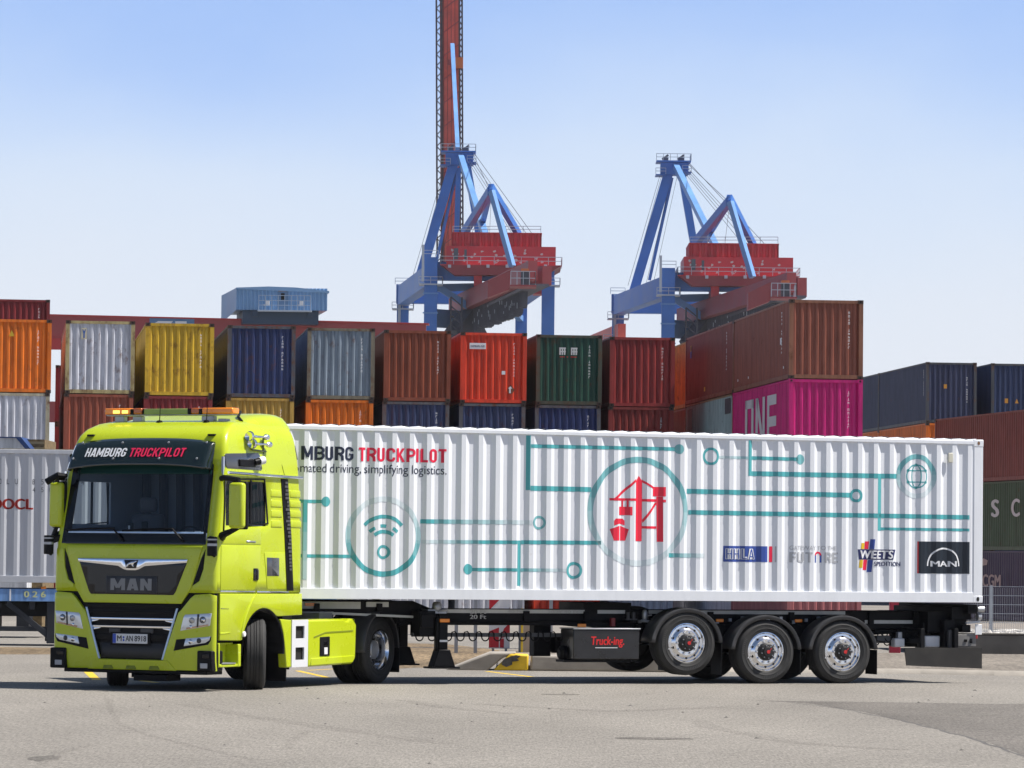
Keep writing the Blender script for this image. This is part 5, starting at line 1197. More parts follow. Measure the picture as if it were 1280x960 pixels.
# side windows
for s in (1,-1):
    o = _patch('side_window', [(1.24,2.27),(.0,2.37),(.08,3.0),(1.17,2.97)], SIDEGLASS if s > 0 else CLEARSIDE, tk, lambda a, c: (a, s*(sW(c)-.006), c), [], [2.6], (0,s,0), 0, 0)
    # rubber frame with a cut front corner
    out_ = [(1.275,2.235),(.52,2.335),(-.01,2.36),(.075,3.015),(1.20,2.99)]; inn = [(1.245,2.26),(.525,2.355),(.02,2.378),(.10,2.99),(1.18,2.97)]
    b = MB(); n = 5
    b.add([(a, s*(sW(c)+.006), c) for a, c in out_]+[(a, s*(sW(c)+.006), c) for a, c in inn], [(i,(i+1)%n,n+(i+1)%n,n+i) for i in range(n)]); wf = b.build('window_frame', BLACK, tk)
    q = wf.modifiers.new('s','SOLIDIFY'); q.thickness = .012; q.offset = 0
    b = MB(); b.box(.46,.50,s*(sW(2.6))-.012,s*(sW(2.6))+.006,2.36,2.98); b.build('window_bar', BLACK, wf)
b = MB()
for i in range(5): b.tube([(.10+.075*i,1.22,2.36),(.12+.072*i,1.22,2.95)],.035,8)
b.build('side_curtain', mat('curtain_grey',(.06,.065,.08),.8), tk)
up = spatch('upper_window', [(1.13,3.345),(.22,3.375),(.17,3.35),(.13,3.15),(.16,3.125),(1.12,3.135),(1.15,3.17),(1.16,3.32)], mat('smoked_panel',(.05,.052,.06),.12,coat=.8), 0.004, 0.01, 0.003)
b = MB(); b.box(.35,.80,1.27,1.33,3.17,3.27); b.tube([(.38,1.31,3.235),(.28,1.36,3.26)],.05,14); cm_ = b.build('side_camera', BLACK, tk, bevel=0.01)
b = MB(); b.tube([(.30,1.355,3.255),(.23,1.39,3.275)],.058,18); b.build('camera_lens', WHITEP, cm_)
for s in (1,-1):
    b = MB(); b.tube([(1.16,s*1.35,3.075),(-.98,s*1.345,3.045)],.02,10); b.build('chrome_rail', CHROME, tk)
# door, hatch, trim
spatch('door_panel', [(1.325,1.425),(.37,1.425),(.24,1.60),(.20,2.05),(1.32,2.05)], LIME, 0.008, 0.02, 0.005)
spatch('door_upper', [(1.31,2.07),(.20,2.07),(.21,2.30),(.53,2.315),(1.27,2.215)], LIME, 0.006, 0.02, 0.005)
hd = spatch('door_handle', [(.415,1.555),(.285,1.555),(.285,1.73),(.415,1.73)], GLOSSBLACK, 0.022, 0.03, 0.012)
spatch('handle_grip', [(.33,1.57),(.295,1.57),(.295,1.71),(.33,1.71)], GUARD, 0.034, 0.015, 0.006)
o = spatch('door_lettering', [(.62,2.10),(.36,2.095),(.36,2.118),(.62,2.123)], STEEL, 0.012, 0.004, 0)
spatch('locker_hatch', [(.10,1.955),(-.50,1.96),(-.535,1.43),(.0,1.43)], LIME, 0.008, 0.02, 0.006)
spatch('locker_window', [(.03,1.885),(-.325,1.88),(-.33,1.62),(.02,1.62)], mat('smoked_panel',(.05,.052,.06),.12,coat=.8), 0.013, 0.01, 0.004)
st_ = spatch('air_intake_strip', [(-.395,3.02),(-.595,3.02),(-.765,1.405),(-.575,1.405)], BLACK, 0.010, 0.015, 0.004)
b = MB(); rnd = random.Random(3)
for i in range(19):
    z = 2.98-.055*i; xm = -.41-(3.02-z)*.112
    b.box(xm-.155, xm-.155+rnd.uniform(.06,.13), sW(z)+.018, sW(z)+.024, z-.034, z)
for i in range(5):
    z = 1.93-.05*i; xm = -.41-(3.02-z)*.112; b.box(xm-.13, xm-.06, sW(z)+.018, sW(z)+.024, z-.03, z)
b.build('strip_slot', mat('slot_grey',(.07,.07,.072),.5), st_)
for i in range(4):
    z = 2.86-.145*i
    spatch('side_rib', [(-.10,z),(-.40-.0,z),(-.42,z-.11),(-.09,z-.11)], LIME, 0.010, 0.03, 0.024); xr = ip(REAR, z)
    spatch('side_rib', [(-.645,z),(xr+.03,z),(xr+.02,z-.11),(-.655,z-.11)], LIME, 0.010, 0.03, 0.024)
spatch('chrome_strip', [(1.33,1.395),(.36,1.385),(.36,1.408),(1.33,1.418)], CHROME, 0.012, 0.012, 0.003); spatch('chrome_strip', [(.30,1.385),(-.62,1.375),(-.62,1.398),(.30,1.408)], CHROME, 0.012, 0.012, 0.003)
arc = [(.10+.62*math.cos(t), .55+.61*math.sin(t)) for t in [R(14+i*9.2) for i in range(18)]]
spatch('wheel_fender', [(1.335,1.375),(1.335,.72),(.74,.705)]+[p for p in arc if p[1] > .70 and p[0] > -.30]+[(-.33,1.04),(-1.03,1.055),(-1.02,1.365)], LIME, 0.010, 0.05, 0.012)
for s in (1,-1):
    b = MB(); n = 24; vs = []
    for i in range(n+1):
        t = R(-5+190*i/n)
        for r, y in ((.588,1.335),(.605,1.347),(.612,1.347)): vs.append((.10+r*math.cos(t), s*y, .55+r*math.sin(t)))
        vs.append((.10+.585*math.cos(t), s*.75, .55+.585*math.sin(t)))
    for i in range(n): b.add([vs[4*i+j] for j in range(4)]+[vs[4*i+4+j] for j in range(4)], [(0,1,5,4),(1,2,6,5),(0,4,7,3)])
    b.build('wheel_arch', BLACK, tk, smooth=50)
b = MB(); b.tube([(.70,1.35,.80),(.70,1.385,.80)],.04,16); b.build('marker_lamp', WHITEP, tk, bevel=0.008)
spatch('fender_crease', [(1.33,.80),(1.05,.815),(1.05,.835),(1.33,.83)], LIME, 0.016, 0.01, 0.006); spatch('fender_crease', [(1.32,1.16),(1.10,1.155),(1.10,1.165),(1.32,1.175)], mat('lime_shadow_gap',(.20,.24,.01),.5), 0.012, 0.004, 0)
# flared fender lip running up from the arch
b = MB(); P0 = [(.74,.72),(.72,.85),(.66,1.0),(.55,1.16),(.42,1.29),(.32,1.37)]
for s in (1,-1): b.tube([(x, s*1.345, z) for x, z in P0], [.014,.02,.024,.024,.02,.01], 8)
b.build('fender_lip', LIME, tk)
# boarding step
for s in (1,-1):
    Y = lambda a: s*a
    b = MB()
    def bx(x0,x1,y0,y1,z0,z1): b.box(x0,x1,min(s*y0,s*y1),max(s*y0,s*y1),z0,z1)
    bx(1.31,1.345,1.05,1.338,.34,.68); bx(.72,.80,1.05,1.338,.34,.66); bx(.80,1.31,1.05,1.338,.34,.385); bx(.80,1.31,1.05,1.10,.385,.66); bx(.80,1.31,1.02,1.25,.655,.685); bx(.80,1.31,1.10,1.14,.385,.66)
    stp = b.build('boarding_step', LIME, tk, bevel=0.012)
    b = MB(); bx(.88,1.26,1.12,1.346,.386,.402); b.build('step_tread', STEEL, stp)
# skirts, white step plate, tank cover
def sbox(name, poly, y0, y1, m, bevel=0.015, parent=None, both=True):
    r = None
    for s in ((1,-1) if both else (1,)):
        b = MB(); b.prism(poly, s*y0, s*y1); o = b.build(name, m, parent or tk, bevel=bevel, seg=3); r = r or o
    return r
sbox('side_skirt', [(-.40,1.0),(-.725,.985),(-.735,.30),(-.60,.30),(-.56,.55),(-.50,.8)], 1.20, 1.335, LIME)
WH2 = mat('white_step_plate', (.62,.63,.65), .45)
for s in (1,-1):
    b = MB()
    def bx(x0,x1,y0,y1,z0,z1): b.box(x0,x1,min(s*y0,s*y1),max(s*y0,s*y1),z0,z1)
    X0, X1 = -1.22, -.74
    for (z0, z1) in ((.30,.405),(.585,.715),(.895,.985)): bx(X0,X1,1.315,1.34,z0,z1)
    for (z0, z1) in ((.405,.585),(.715,.895)): bx(X0,X0+.11,1.315,1.34,z0,z1); bx(X1-.11,X1,1.315,1.34,z0,z1)
    sp = b.build('step_plate', WH2, tk, bevel=0.0)
    b = MB(); bx(X0+.02,X1-.02,.95,1.30,.36,.94); b.build('step_recess', HOLE, sp)
tnk = sbox('tank_cover', [(-1.235,.98),(-2.30,.985),(-2.36,.955),(-2.46,.955),(-2.50,.985),(-2.60,.985),(-2.72,.90),(-2.70,.40),(-2.58,.31),(-1.235,.295)], 1.0, 1.335, LIME, 0.03)
sbox('tank_crease', [(-1.40,.715),(-1.75,.78),(-2.60,.795),(-2.60,.815),(-1.75,.80),(-1.40,.735)], 1.33, 1.342, mat('lime_shadow_gap',(.20,.24,.01),.5), 0.0)
sbox('tank_step', [(-1.32,.42),(-2.62,.44),(-2.66,.40),(-2.58,.33),(-1.30,.31)], 1.2, 1.348, LIME, 0.012)
hb_ = sbox('tank_hatch', [(-1.58,.725),(-1.88,.73),(-1.88,.445),(-1.58,.445)], 1.3, 1.346, BLACK, 0.01)
sbox('hatch_window', [(-1.70,.57),(-1.80,.57),(-1.80,.47),(-1.70,.47)], 1.34, 1.352, WHITEP, 0.004)
sbox('hatch_lens', [(-1.69,.66),(-1.80,.66),(-1.80,.60),(-1.69,.60)], 1.34, 1.355, GLOSSBLACK, 0.004)
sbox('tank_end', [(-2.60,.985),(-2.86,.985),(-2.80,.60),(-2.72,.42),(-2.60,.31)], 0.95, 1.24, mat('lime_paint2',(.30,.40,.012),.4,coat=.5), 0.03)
# mirrors
GM = LIME
for s, x0, x1, ya, yb in ((1,1.30,1.48,1.53,1.76),(-1,1.27,1.44,-1.455,-1.245)):
    b = MB(); b.box(x0+.05,x1,ya,yb,2.29,2.93); mr = b.build('mirror', GM, tk, bevel=0.045, seg=3)
    b = MB(); b.box(x0+.0,x0+.07,ya-.005,yb+.005,2.275,2.945); b.build('mirror_back', BLACK, mr, bevel=0.02)
    b = MB(); b.box(x0-.006,x0-.001,ya+.02,yb-.02,2.31,2.91); b.build('mirror_glass', CHROME, mr)
    b = MB(); ym = (ya+yb)/2
    b.tube([(1.26,s*1.30,2.99),(1.34,s*1.38,3.0),(1.38,ym,2.97),(1.38,ym,2.90)],[.045,.04,.035,.03],8); b.tube([(1.28,s*1.31,2.17),(1.36,s*1.40,2.20),(1.37,ym,2.30)],[.07,.05,.03],8); b.build('mirror_arm', BLACK, tk)
b = MB(); b.tube([(1.36,-1.20,3.02),(1.48,-1.27,3.03),(1.52,-1.44,2.93)],[.03,.045,.05],8); b.build('kerb_mirror', BLACK, tk)
for x, y in ((1.54,1.32),(1.50,-1.40)):
    b = MB(); b.tube([(x,y,1.90),(x,y,2.17)],.07,18); b.beam((x,y,2.08),(1.33,y*.9,2.16),.08,.09); b.beam((x,y,1.93),(x+.01,y+.06,1.9),.04,.05); c_ = b.build('corner_camera', BLACK, tk, bevel=0.012)
    b = MB(); b.lathe([(.0715,2.04),(.0715,2.075)], (x,y,0), 18, axis='z'); b.lathe([(.0715,2.12),(.0715,2.14)], (x,y,0), 18, axis='z'); b.build('camera_ring', STEEL, c_)
# roof
b = MB(); n = 13; rows = []
for x, h, wf_ in ((.30,3.84,1.04),(.10,3.865,1.08),(-.15,3.925,1.10),(-.4,3.96,1.11),(-.75,3.975,1.11),(-.94,3.965,1.10),(-1.01,3.93,1.09),(-1.05,3.75,1.11)):
    row = []
    lo = 3.74
    for i in range(n):
        t = i/(n-1); y = wf_*math.cos(math.pi*t); e = abs(math.cos(math.pi*t))
        z = lo + (h-lo)*(1-e**7)**.6 if 0 < i < n-1 else lo
        y = wf_*(1 if i in (0,) else -1 if i == n-1 else math.copysign(min(1, abs(math.cos(math.pi*t))**.55), math.cos(math.pi*t)))
        row.append((x, y, z))
    rows.append(row)
vs = [v for r in rows for v in r]; b.add(vs, [(n*i+j, n*i+j+1, n*(i+1)+j+1, n*(i+1)+j) for i in range(len(rows)-1) for j in range(n-1)]+[tuple(range(n)), tuple(range(len(vs)-1, len(vs)-n-1, -1))])
b.build('roof_fairing', LIME, tk, smooth=50)
for s in (1,-1):
    b = MB(); pl_ = [(-.30,3.72),(-.46,3.2),(-.52,3.05)]; b.tube([(x, s*(sW(z)+.001), z) for x, z in pl_], .006, 6); b.build('panel_seam', mat('lime_shadow_gap',(.20,.24,.01),.5), tk)
lb = MB(); lb.box(.36,.52,-1.08,1.02,3.905,3.925); lb.box(.39,.49,-.95,-.8,3.78,3.905); lb.box(.39,.49,-.65,-.5,3.8,3.9); lb.box(.39,.49,.5,.7,3.8,3.9); lb.box(.36,.5,.78,.9,3.8,3.86); lbo = lb.build('beacon_bar', STEEL, tk, bevel=0.006)
for y0, y1, m_ in ((-1.10,-.655,AMBER),(-.615,-.47,mat('amber_dark',(.42,.09,.01),.2,coat=.6)),(.345,.49,mat('amber_dark',(.42,.09,.01),.2,coat=.6)),(.53,1.04,AMBER)):
    b = MB(); b.box(.34,.54,y0,y1,3.925,4.015); b.build('beacon_lens', m_, lbo, bevel=0.02)
for y0, y1 in ((-.665,-.615),(-.46,-.44),(.295,.345),(.48,.53)):
    b = MB(); b.box(.345,.535,y0,y1,3.925,4.005); b.build('beacon_divider', BLACK, lbo)
b = MB(); b.box(.35,.53,-.44,.295,3.925,4.005); b.build('beacon_centre', mat('pale_lime_cover',(.25,.33,.09),.4), lbo, bevel=0.01)
b = MB(); b.box(.48,.545,-.95,-.84,3.94,3.985); b.box(.48,.545,-.80,-.70,3.94,3.985); b.build('flash_lamp', mat('lit_beacon',(1.0,.62,.12),.3,emit=1.3), lbo)
b = MB()
for y in (-.12, .66): b.tube([(.62,y,3.80),(.60,y,4.05)],[.008,.004],6); b.lathe([(.05,3.79),(.04,3.83),(0,3.84)], (.62,y,0), 12, axis='z')
b.build('aerial', BLACK, tk)
b = MB(); b.tube([(.2,1.0,3.83),(.05,.85,3.9),(-.1,.8,3.98)],.02,6); b.build('fairing_strut', BLACK, tk)
for s in (1,-1):
    for z, xo in ((3.605,.50),(3.50,.47)):
        y = sW(z)+.085
        b = MB(); b.lathe([(.0,.02),(.028,.025),(.062,.04),(.07,.0),(.075,.005),(.06,-.03),(.034,-.09),(.018,-.2),(.014,-.40),(.03,-.42),(.045,-.45),(.045,-.49),(.03,-.52),(0,-.53)], (xo,s*y,z), 20, axis='x'); b.build('air_horn', CHROME, tk, smooth=40)
    b = MB(); b.beam((.40,s*(sW(3.4)),3.42),(.40,s*(sW(3.62)+.06),3.66),.02,.02); b.beam((.05,s*sW(3.4),3.36),(.05,s*(sW(3.62)+.05),3.62),.02,.02); b.beam((.40,s*(sW(3.4)+.02),3.42),(-.0,s*(sW(3.4)+.02),3.40),.015,.02); b.build('horn_bracket', mat('bracket_grey',(.12,.14,.08),.5), tk)
# running gear
b = MB()
for y in (.42,-.42): b.box(-4.55,1.1,y-.045,y+.045,.62,.88)
b.box(-3.9,-3.0,-.42,.42,.66,.84); b.box(-1.35,-1.05,-1.0,1.0,.55,1.35); b.box(-.95,.6,-.9,.9,.5,1.3); b.box(-2.7,-1.3,-.98,.98,.45,.88); b.tube([(-3.62,-.9,.5),(-3.62,.9,.5)],.12,14); b.tube([(0,-.95,.46),(0,.95,.46)],.08,14)
b.build('chassis_frame', CHASSIS, tk, bevel=0.01)
b = MB(); b.lathe([(.0,1.02),(.46,1.02),(.48,1.0),(.48,.96),(0,.95)], (-3.05,0,0), 32, axis='z'); b.prism([(-3.1,.98),(-4.1,.80),(-4.1,.76),(-3.1,.92)], -.42, -.06); b.prism([(-3.1,.98),(-4.1,.80),(-4.1,.76),(-3.1,.92)], .06, .42); b.box(-3.4,-2.8,-.5,.5,.86,.95); b.build('fifth_wheel', STEEL, tk)
b = MB(); b.box(-2.75,-2.35,-.35,.9,.98,1.06); b.build('catwalk', STEEL, tk)
b = MB()
for k in range(3): b.tube([(-1.1,.15*k-.1,1.5)]+[(-1.15-.16*i,.15*k-.1+.09*math.sin(i*1.9),1.25+.02*k-.05*math.sin(i)) for i in range(12)],.02,6)
b.build('air_line', mat('hose_mix',(.03,.03,.035),.5), tk)
for y in (1.14, -1.14): wheel(tk, (0, y, .50), .505, .315, .300, True, 1 if y > 0 else -1, rz=R(31), red=False, inset=0.25)
for y in (1.12, -1.12):
    wheel(tk, (-3.62, y, .50), .505, .29, .300, False, 1 if y > 0 else -1); wheel(tk, (-3.62, y*.70, .50), .505, .29, .300, False, 1 if y < 0 else -1)
for s in (1,-1):
    b = MB(); n = 26; vs = []
    for i in range(n+1):
        t = R(-8+190*i/n)
        for r, y in ((.565,.62),(.59,.66),(.59,1.24),(.565,1.285),(.53,1.29)): vs.append((-3.62+r*math.cos(t), s*y, .54+r*math.sin(t)*.95))
    b.add(vs, [(5*i+j, 5*i+5+j, 5*i+6+j, 5*i+1+j) for i in range(n) for j in range(4)]); md = b.build('mudguard', GUARD, tk, smooth=50); q = md.modifiers.new('s','SOLIDIFY'); q.thickness = .012
    b = MB(); b.box(-4.23,-4.215,min(s*.65,s*1.27),max(s*.65,s*1.27),.15,.6); b.build('mud_flap', BLACK, md)
    b = MB(); b.box(-.66,-.64,min(s*.85,s*1.3),max(s*.85,s*1.3),.10,.75); b.build('mud_flap', BLACK, tk)
b = MB(); b.lathe([(.0,0),(.14,.0),(.20,-.25),(.22,-.5),(0,-.5)], (-4.45,.55,.92), 20, axis='x'); rc = b.build('rear_cover', mat('cover_beige',(.36,.31,.25),.6,var=.15,vscale=6), tk)
b = MB(); b.lathe([(.2205,-.42),(.2235,-.5),(.16,-.505),(.0,-.507)], (-4.45,.55,.92), 20, axis='x'); b.build('yellow_end', YEL, rc)
# ================================================================== grey container on a blue yard trailer, left
YL = 83.0; OGA = R(7.5)
q0 = atY(-60, 727, YL); zb = q0.z
og = thing('shipping_container', 'pale grey container with red lettering on the blue yard trailer at the left edge', 'container', (atY(-330, 727, YL-.6).x, YL-.6, 1.24), OGA)
GL = weathered('pale_grey_paint', (.47,.485,.52,1), .15, fade=.08)
b = MB(); corr(b, .15, 12.04, .15, 2.72, lambda x, d, z: (x, d, z), phase=.02); b.build('side_panel', GL, og, smooth=20)
b = MB(); corr(b, .15, 12.04, .15, 2.72, lambda x, d, z: (x, 2.438-d, z), phase=.02); b.build('side_panel', GL, og, smooth=20)
b = MB(); b.box(.05,12.14,.05,2.38,2.70,2.75); b.build('roof_panel', GL, og)
b = MB()
for x in (0, 12.04):
    for y in (-.006, 2.294): b.box(x, x+.15, y, y+.15, .118, 2.67)
for y in (-.008, 2.386): b.box(.15,12.04,y,y+.06,2.70,2.785); b.box(.15,12.04,y,y+.06,0.02,.16)
b.build('frame', GL, og, bevel=.006)
b = MB()
for y in (.02, 2.40): b.box(.15,12.04,y,y+.02,2.786,2.80)
b.build('rust_edge', weathered('edge_rust',(.26,.22,.14,1),.8), og)
for x in (-.003, 12.013):
    for y in (-.012, 2.27):
        for z in (0, 2.67): b = MB(); b.box(x,x+.18,y,y+.18,z,z+.118); b.build('corner_casting', GL, og, bevel=.01)
b = MB(); b.box(11.2,11.9,.0,.3,-.10,.02); b.build('twist_foot', GL, og)
def ogx(px):     # along the container from a column in the view
    X = (px-640)/FPX; c, s = math.cos(OGA), math.sin(OGA); ox, oy = og.location.x, og.location.y
    return (X*oy-ox)/(c-X*s)
def ogt(name, s, p0, p1, z0, z1, m, bold=0.0):
    bm = text_bm(s, ogx(p0), ogx(p1), z0, z1, bold)
    PHo = .15+.02
    xs = [v.co.x for v in bm.verts]; lo, hi = min(xs), max(xs); k = 0
    def pr(x):
        t = (x-PHo) % CP
        return CD*t/.0685 if t < .0685 else CD if t < .1385 else CD*(1-(t-.1385)/.0685) if t < .207 else 0
    while PHo+k*CP < hi:
        for a in (0,.0685,.1385,.207):
            x = PHo+k*CP+a
            if lo < x < hi: bmesh.ops.bisect_plane(bm, geom=bm.verts[:]+bm.edges[:]+bm.faces[:], plane_co=(x,0,0), plane_no=(1,0,0), dist=1e-5)
        k += 1
    for v in bm.verts: x, z = v.co.x, v.co.y; v.co = Vector((x, pr(x)-.004, z))
    me = bpy.data.meshes.new(name); bm.to_mesh(me); bm.free(); return finish(name, me, m, og, smooth=0)
INK2 = mat('ink_faded', (.06,.065,.08), .6)
for s, p0, p1 in (('O',-8,-4),('O',1,3.5),('L',10,13),('U',20,24),('8',42,45),('5',53,56),('1',64,66),('7',73,76),('8',83,86),('0',93,96),('4',103,107)): ogt('small_lettering', s, p0, p1, 2.06, 2.17, INK2, .0)
for s, p0, p1 in (('4',42.5,45.5),('5',53,56),('G',63,66),('1',74,75.5)): ogt('small_lettering', s, p0, p1, 1.90, 2.00, INK2, .0)
OR_ = mat('logo_red', (.42,.03,.02), .5)
ogt('logo_lettering', 'OOCL', -11, 43.5, 1.535, 1.76, OR_, .05)
# blue yard trailer
yt = thing('yard_trailer', 'blue and black yard trailer with stencilled number under the pale grey container', 'trailer', (og.location.x, og.location.y, 0), OGA)
BL = weathered('yard_blue', (.15,.29,.56,1), .3); BLK = mat('trailer_dark', (.010,.013,.02), .6, var=.3, vscale=3)
b = MB(); b.box(0.0,12.4,.02,.10,.87,1.13); b.build('side_rail', BL, yt, bevel=.01)
b = MB(); b.box(0.0,12.4,2.34,2.42,.87,1.13); b.build('side_rail', BL, yt, bevel=.01)
b = MB(); b.box(0,12.4,.7,.9,.55,.86); b.box(0,12.4,1.5,1.7,.55,.86)
for i in range(13): b.box(i*1.0,i*1.0+.12,.1,2.34,.7,1.1)
b.box(0,12.4,.12,2.3,1.02,1.13)
xr = ogx(76); b.box(xr-.22,xr+.35,.05,.3,.0,.86); b.box(xr-.22,xr+.35,2.1,2.35,.0,.86)
b.beam((xr-.05,.12,.05),(xr-1.05,.12,.84),.12,.12); b.beam((xr-1.25,.12,.3),(xr-.2,.12,.3),.1,.1); b.beam((xr-1.6,.12,.30),(xr-1.2,.12,.84),.1,.16); b.beam((xr-2.6,.12,.30),(xr-1.25,.12,.30),.12,.1)
b.build('under_frame', BLK, yt, bevel=.008)
flat_text('rail_lettering', '0 2 6', ogx(33.5), ogx(61), .955, 1.085, lambda a, c: (a, .016, c), mat('stencil_yellow',(.55,.58,.28),.6), yt, bold=.03)
b = MB(); b.box(ogx(15.5),ogx(17.5),.012,.018,.88,1.12); b.build('white_stripe', WPR, yt)
b = MB(); b.tube([(ogx(55),.05,1.14),(ogx(55)+.1,.05,1.16)],.03,8); b.build('side_marker', AMBER, yt)
for x in (2.0,3.3):
    for y in (.25,2.1): o = wheel(yt,(x,y,.5),.5,.3,.3,True,-1 if y<1 else 1)
# tipper body with blue edge just over the grey container
p0 = atY(-40,561,96); tb_ = thing('tarpaulin_trailer', 'white covered trailer with dark blue sloping edge behind the pale grey container', 'trailer', (p0.x, 96, 0)); k = 96/5000
b = MB(); b.prism([(0,0.9),(76*k,0.9),(76*k,p0.z+.0),(62*k,p0.z+14*k),(0,p0.z+14*k)], 0, 2.4); b.build('cover', weathered('cover_white',(.55,.56,.58,1),.05), tb_)
b = MB(); b.prism([(86*k,p0.z-.3),(92*k,p0.z-.3),(66*k,p0.z+15.5*k),(0,p0.z+15.5*k),(0,p0.z+14.1*k),(60*k,p0.z+14.1*k)], -.05, 2.45); b.build('edge_frame', mat('edge_blue',(.02,.05,.16),.5), tb_)
b = MB()
for x in (.3,1.2): b.box(x,x+.3,.2,2.2,0,.9)
b.build('chassis', BLK, tb_)
q = atY(32,560,97); b = MB(); b.box(q.x,q.x+24*k,0,2.4,0,q.z+11*k-0.0); gt = thing('grated_crate','brown slatted crate between the white cover and the rust brown container','crate',(0,97,0)); b.build('body', mat('crate_brown',(.16,.11,.05),.8,var=.5,vscale=12), gt)
b = MB()
for i in range(6): b.box(q.x+.02,q.x+24*k-.02,-.02,-.004,q.z-.6+i*.14,q.z-.54+i*.14)
b.build('slat', mat('slat_tan',(.32,.24,.12),.8), gt)

# ================================================================== rail mounted gantry over the yard
YG = 350.0; kg = YG/5000
RGM = mat('gantry_red', (.33,.06,.06), .55, var=.12, vscale=.3)
gl = atY(-200, 386.5, YG); gr_ = atY(532.5, 404.0, YG)
ga = thing('gantry_crane', 'long red yard gantry girder with a blue trolley house on top', 'gantry crane', (gl.x, YG, FARZ))
b = MB(); Lg = gr_.x-gl.x; zt0, zt1 = gl.z-FARZ, gr_.z-FARZ
b.prism([(0,zt0-2.35),(Lg,zt1-2.35),(Lg,zt1-.12),(0,zt0-.12)], 0, 1.6); b.build('girder', RGM, ga)
b = MB(); b.prism([(-.1,zt0-.12),(Lg+.25,zt1-.12),(Lg+.25,zt1),(-.1,zt0)], -.15, 1.75); b.build('top_flange', mat('gantry_bright',(.42,.03,.03),.5), ga)
b = MB(); b.prism([(0,zt0-3.2),(Lg*.55,zt0-3.4),(Lg*.55,zt0-2.36),(0,zt0-2.36)], -.3, .5); b.build('lower_girder', mat('gantry_bright',(.42,.03,.03),.5), ga)
xl = atY(70,500,YG).x-gl.x
b = MB(); zc = atY(70,516,YG).z-FARZ; b.box(-2,xl+1.2,.2,1.4,zc-.8,zc+1.0); b.build('sill_beam', RGM, ga)
for x in (0.5, Lg*.62):
    for y in (-2.0, 3.0):
        b = MB(); b.beam((x,y*.2+.8,zt0-2.4),(x,y+.8,0),1.0,.8); b.build('leg', RGM, ga)
lp = [rr(atY(187,400,YG).x-gl.x, atY(243,400,YG).x-gl.x, zt0-2.3, zt0-.5)]
b = MB(); b.add([(x, -.02, z) for x, z in lp[0]], [(0,1,2,3)]); pn = b.build('name_panel', mat('panel_blue',(.10,.20,.36),.5), ga)
b = MB(); x0 = lp[0][0][0]+.35
for pts in ([(0,-1.0),(1.5,-1.0),(1.7,-.75),(.4,-.75)],[(0,-1.0),(.3,-1.0),(.5,-1.7),(.15,-1.7)],[(1.9,-.75),(2.9,-.75),(2.9,-1.0),(1.9,-1.0)],[(2.3,-1.0),(2.6,-1.0),(2.6,-1.7),(2.3,-1.7)]):
    b.add([(x0+p, -.03, zt0+q-.0) for p, q in pts], [tuple(range(len(pts)))])
b.build('panel_mark', WPR, pn)
# trolley house
hl_ = atY(289, 387, YG-2); hw = (402-289)*kg; hz0, hz1 = hl_.z-FARZ, hl_.z-FARZ+27.5*kg
TB = mat('trolley_blue', (.20,.36,.58), .5, var=.08, vscale=.6); TBD = mat('trolley_dark', (.028,.055,.10), .5)
ho = hl_.x-gl.x+.45
def gy(b_): return b_
b = MB(); corr(b, ho, ho+hw, hz0, hz1, lambda x, d, z: (x, -2+d, z), p=hw/24, d=.10); b.add([(ho-.7,6,hz0-.8),(ho,-2,hz0),(ho,-2,hz1),(ho-.7,6,hz1-.2)], [(0,1,2,3)])
b.prism([(ho-.05,hz1),(ho+hw*.35,hz1+.12),(ho+hw*.65,hz1+.06),(ho+hw+.15,hz1-.22),(ho+hw+.15,hz1-.4),(ho-.05,hz1-.12)], -2.15, 6); b.add([(ho+hw,-2,hz0),(ho+hw,6,hz0),(ho+hw,6,hz1-.2),(ho+hw,-2,hz1-.2)], [(0,1,2,3)]); b.add([(ho,-2,hz0),(ho+hw,-2,hz0),(ho+hw,6,hz0),(ho-.7,6,hz0)], [(0,1,2,3)])
b.v = [(x-(y+2)*.15, y, z) for x, y, z in b.v]; th = b.build('trolley_house', TB, ga, smooth=20)
b = MB(); b.box(ho+hw*.45,ho+hw*.57,-2.03,-1.97,hz0+.1,hz1-.3); b.build('door', mat('trolley_mid',(.11,.21,.36),.5), th)
b = MB(); b.box(ho+hw*.49,ho+hw*.53,-2.06,-2.031,hz0+.9,hz1-.45); b.build('door_window', HOLE, th)
b = MB(); b.box(ho+hw*.46,ho+hw*.56,-2.07,-2.031,hz1-.28,hz1-.16); b.build('orange_sign', mat('sticker_orange',(.55,.25,.03),.6), th)
b = MB()
for z in (.35,.75,1.2): b.box(ho+hw*.25,ho+hw*.82,-2.9,-2.86,hz0+z,hz0+z+.05)
for i in range(9): x = ho+hw*(.25+.57*i/8); b.box(x,x+.05,-2.9,-2.86,hz0-.05,hz0+1.24)
b.box(ho+hw*.24,ho+hw*.83,-2.95,-2.0,hz0-.16,hz0-.04); b.build('walkway', mat('rail_pale',(.42,.50,.60),.5), th)
for u in (.33,.70):
    b = MB(); b.box(ho+hw*u,ho+hw*u+.30,-2.8,-2.4,hz0+.35,hz0+.75); b.box(ho+hw*u-.2,ho+hw*u,-2.8,-2.4,hz0+.35,hz0+.45); b.build('floodlight', WHITEP, th)
b = MB(); b.box(ho+.6,ho+hw-.7,-1.6,5,hz0-1.2,hz0-.02); b.box(ho+1.4,ho+1.9,-1.9,-1.5,hz0-.55,hz0-.05); b.box(ho+hw-1.7,ho+hw-1.2,-1.9,-1.5,hz0-.55,hz0-.05); b.v = [(x-(y+2)*.15, y, z) for x, y, z in b.v]; b.build('trolley_frame', TBD, th)

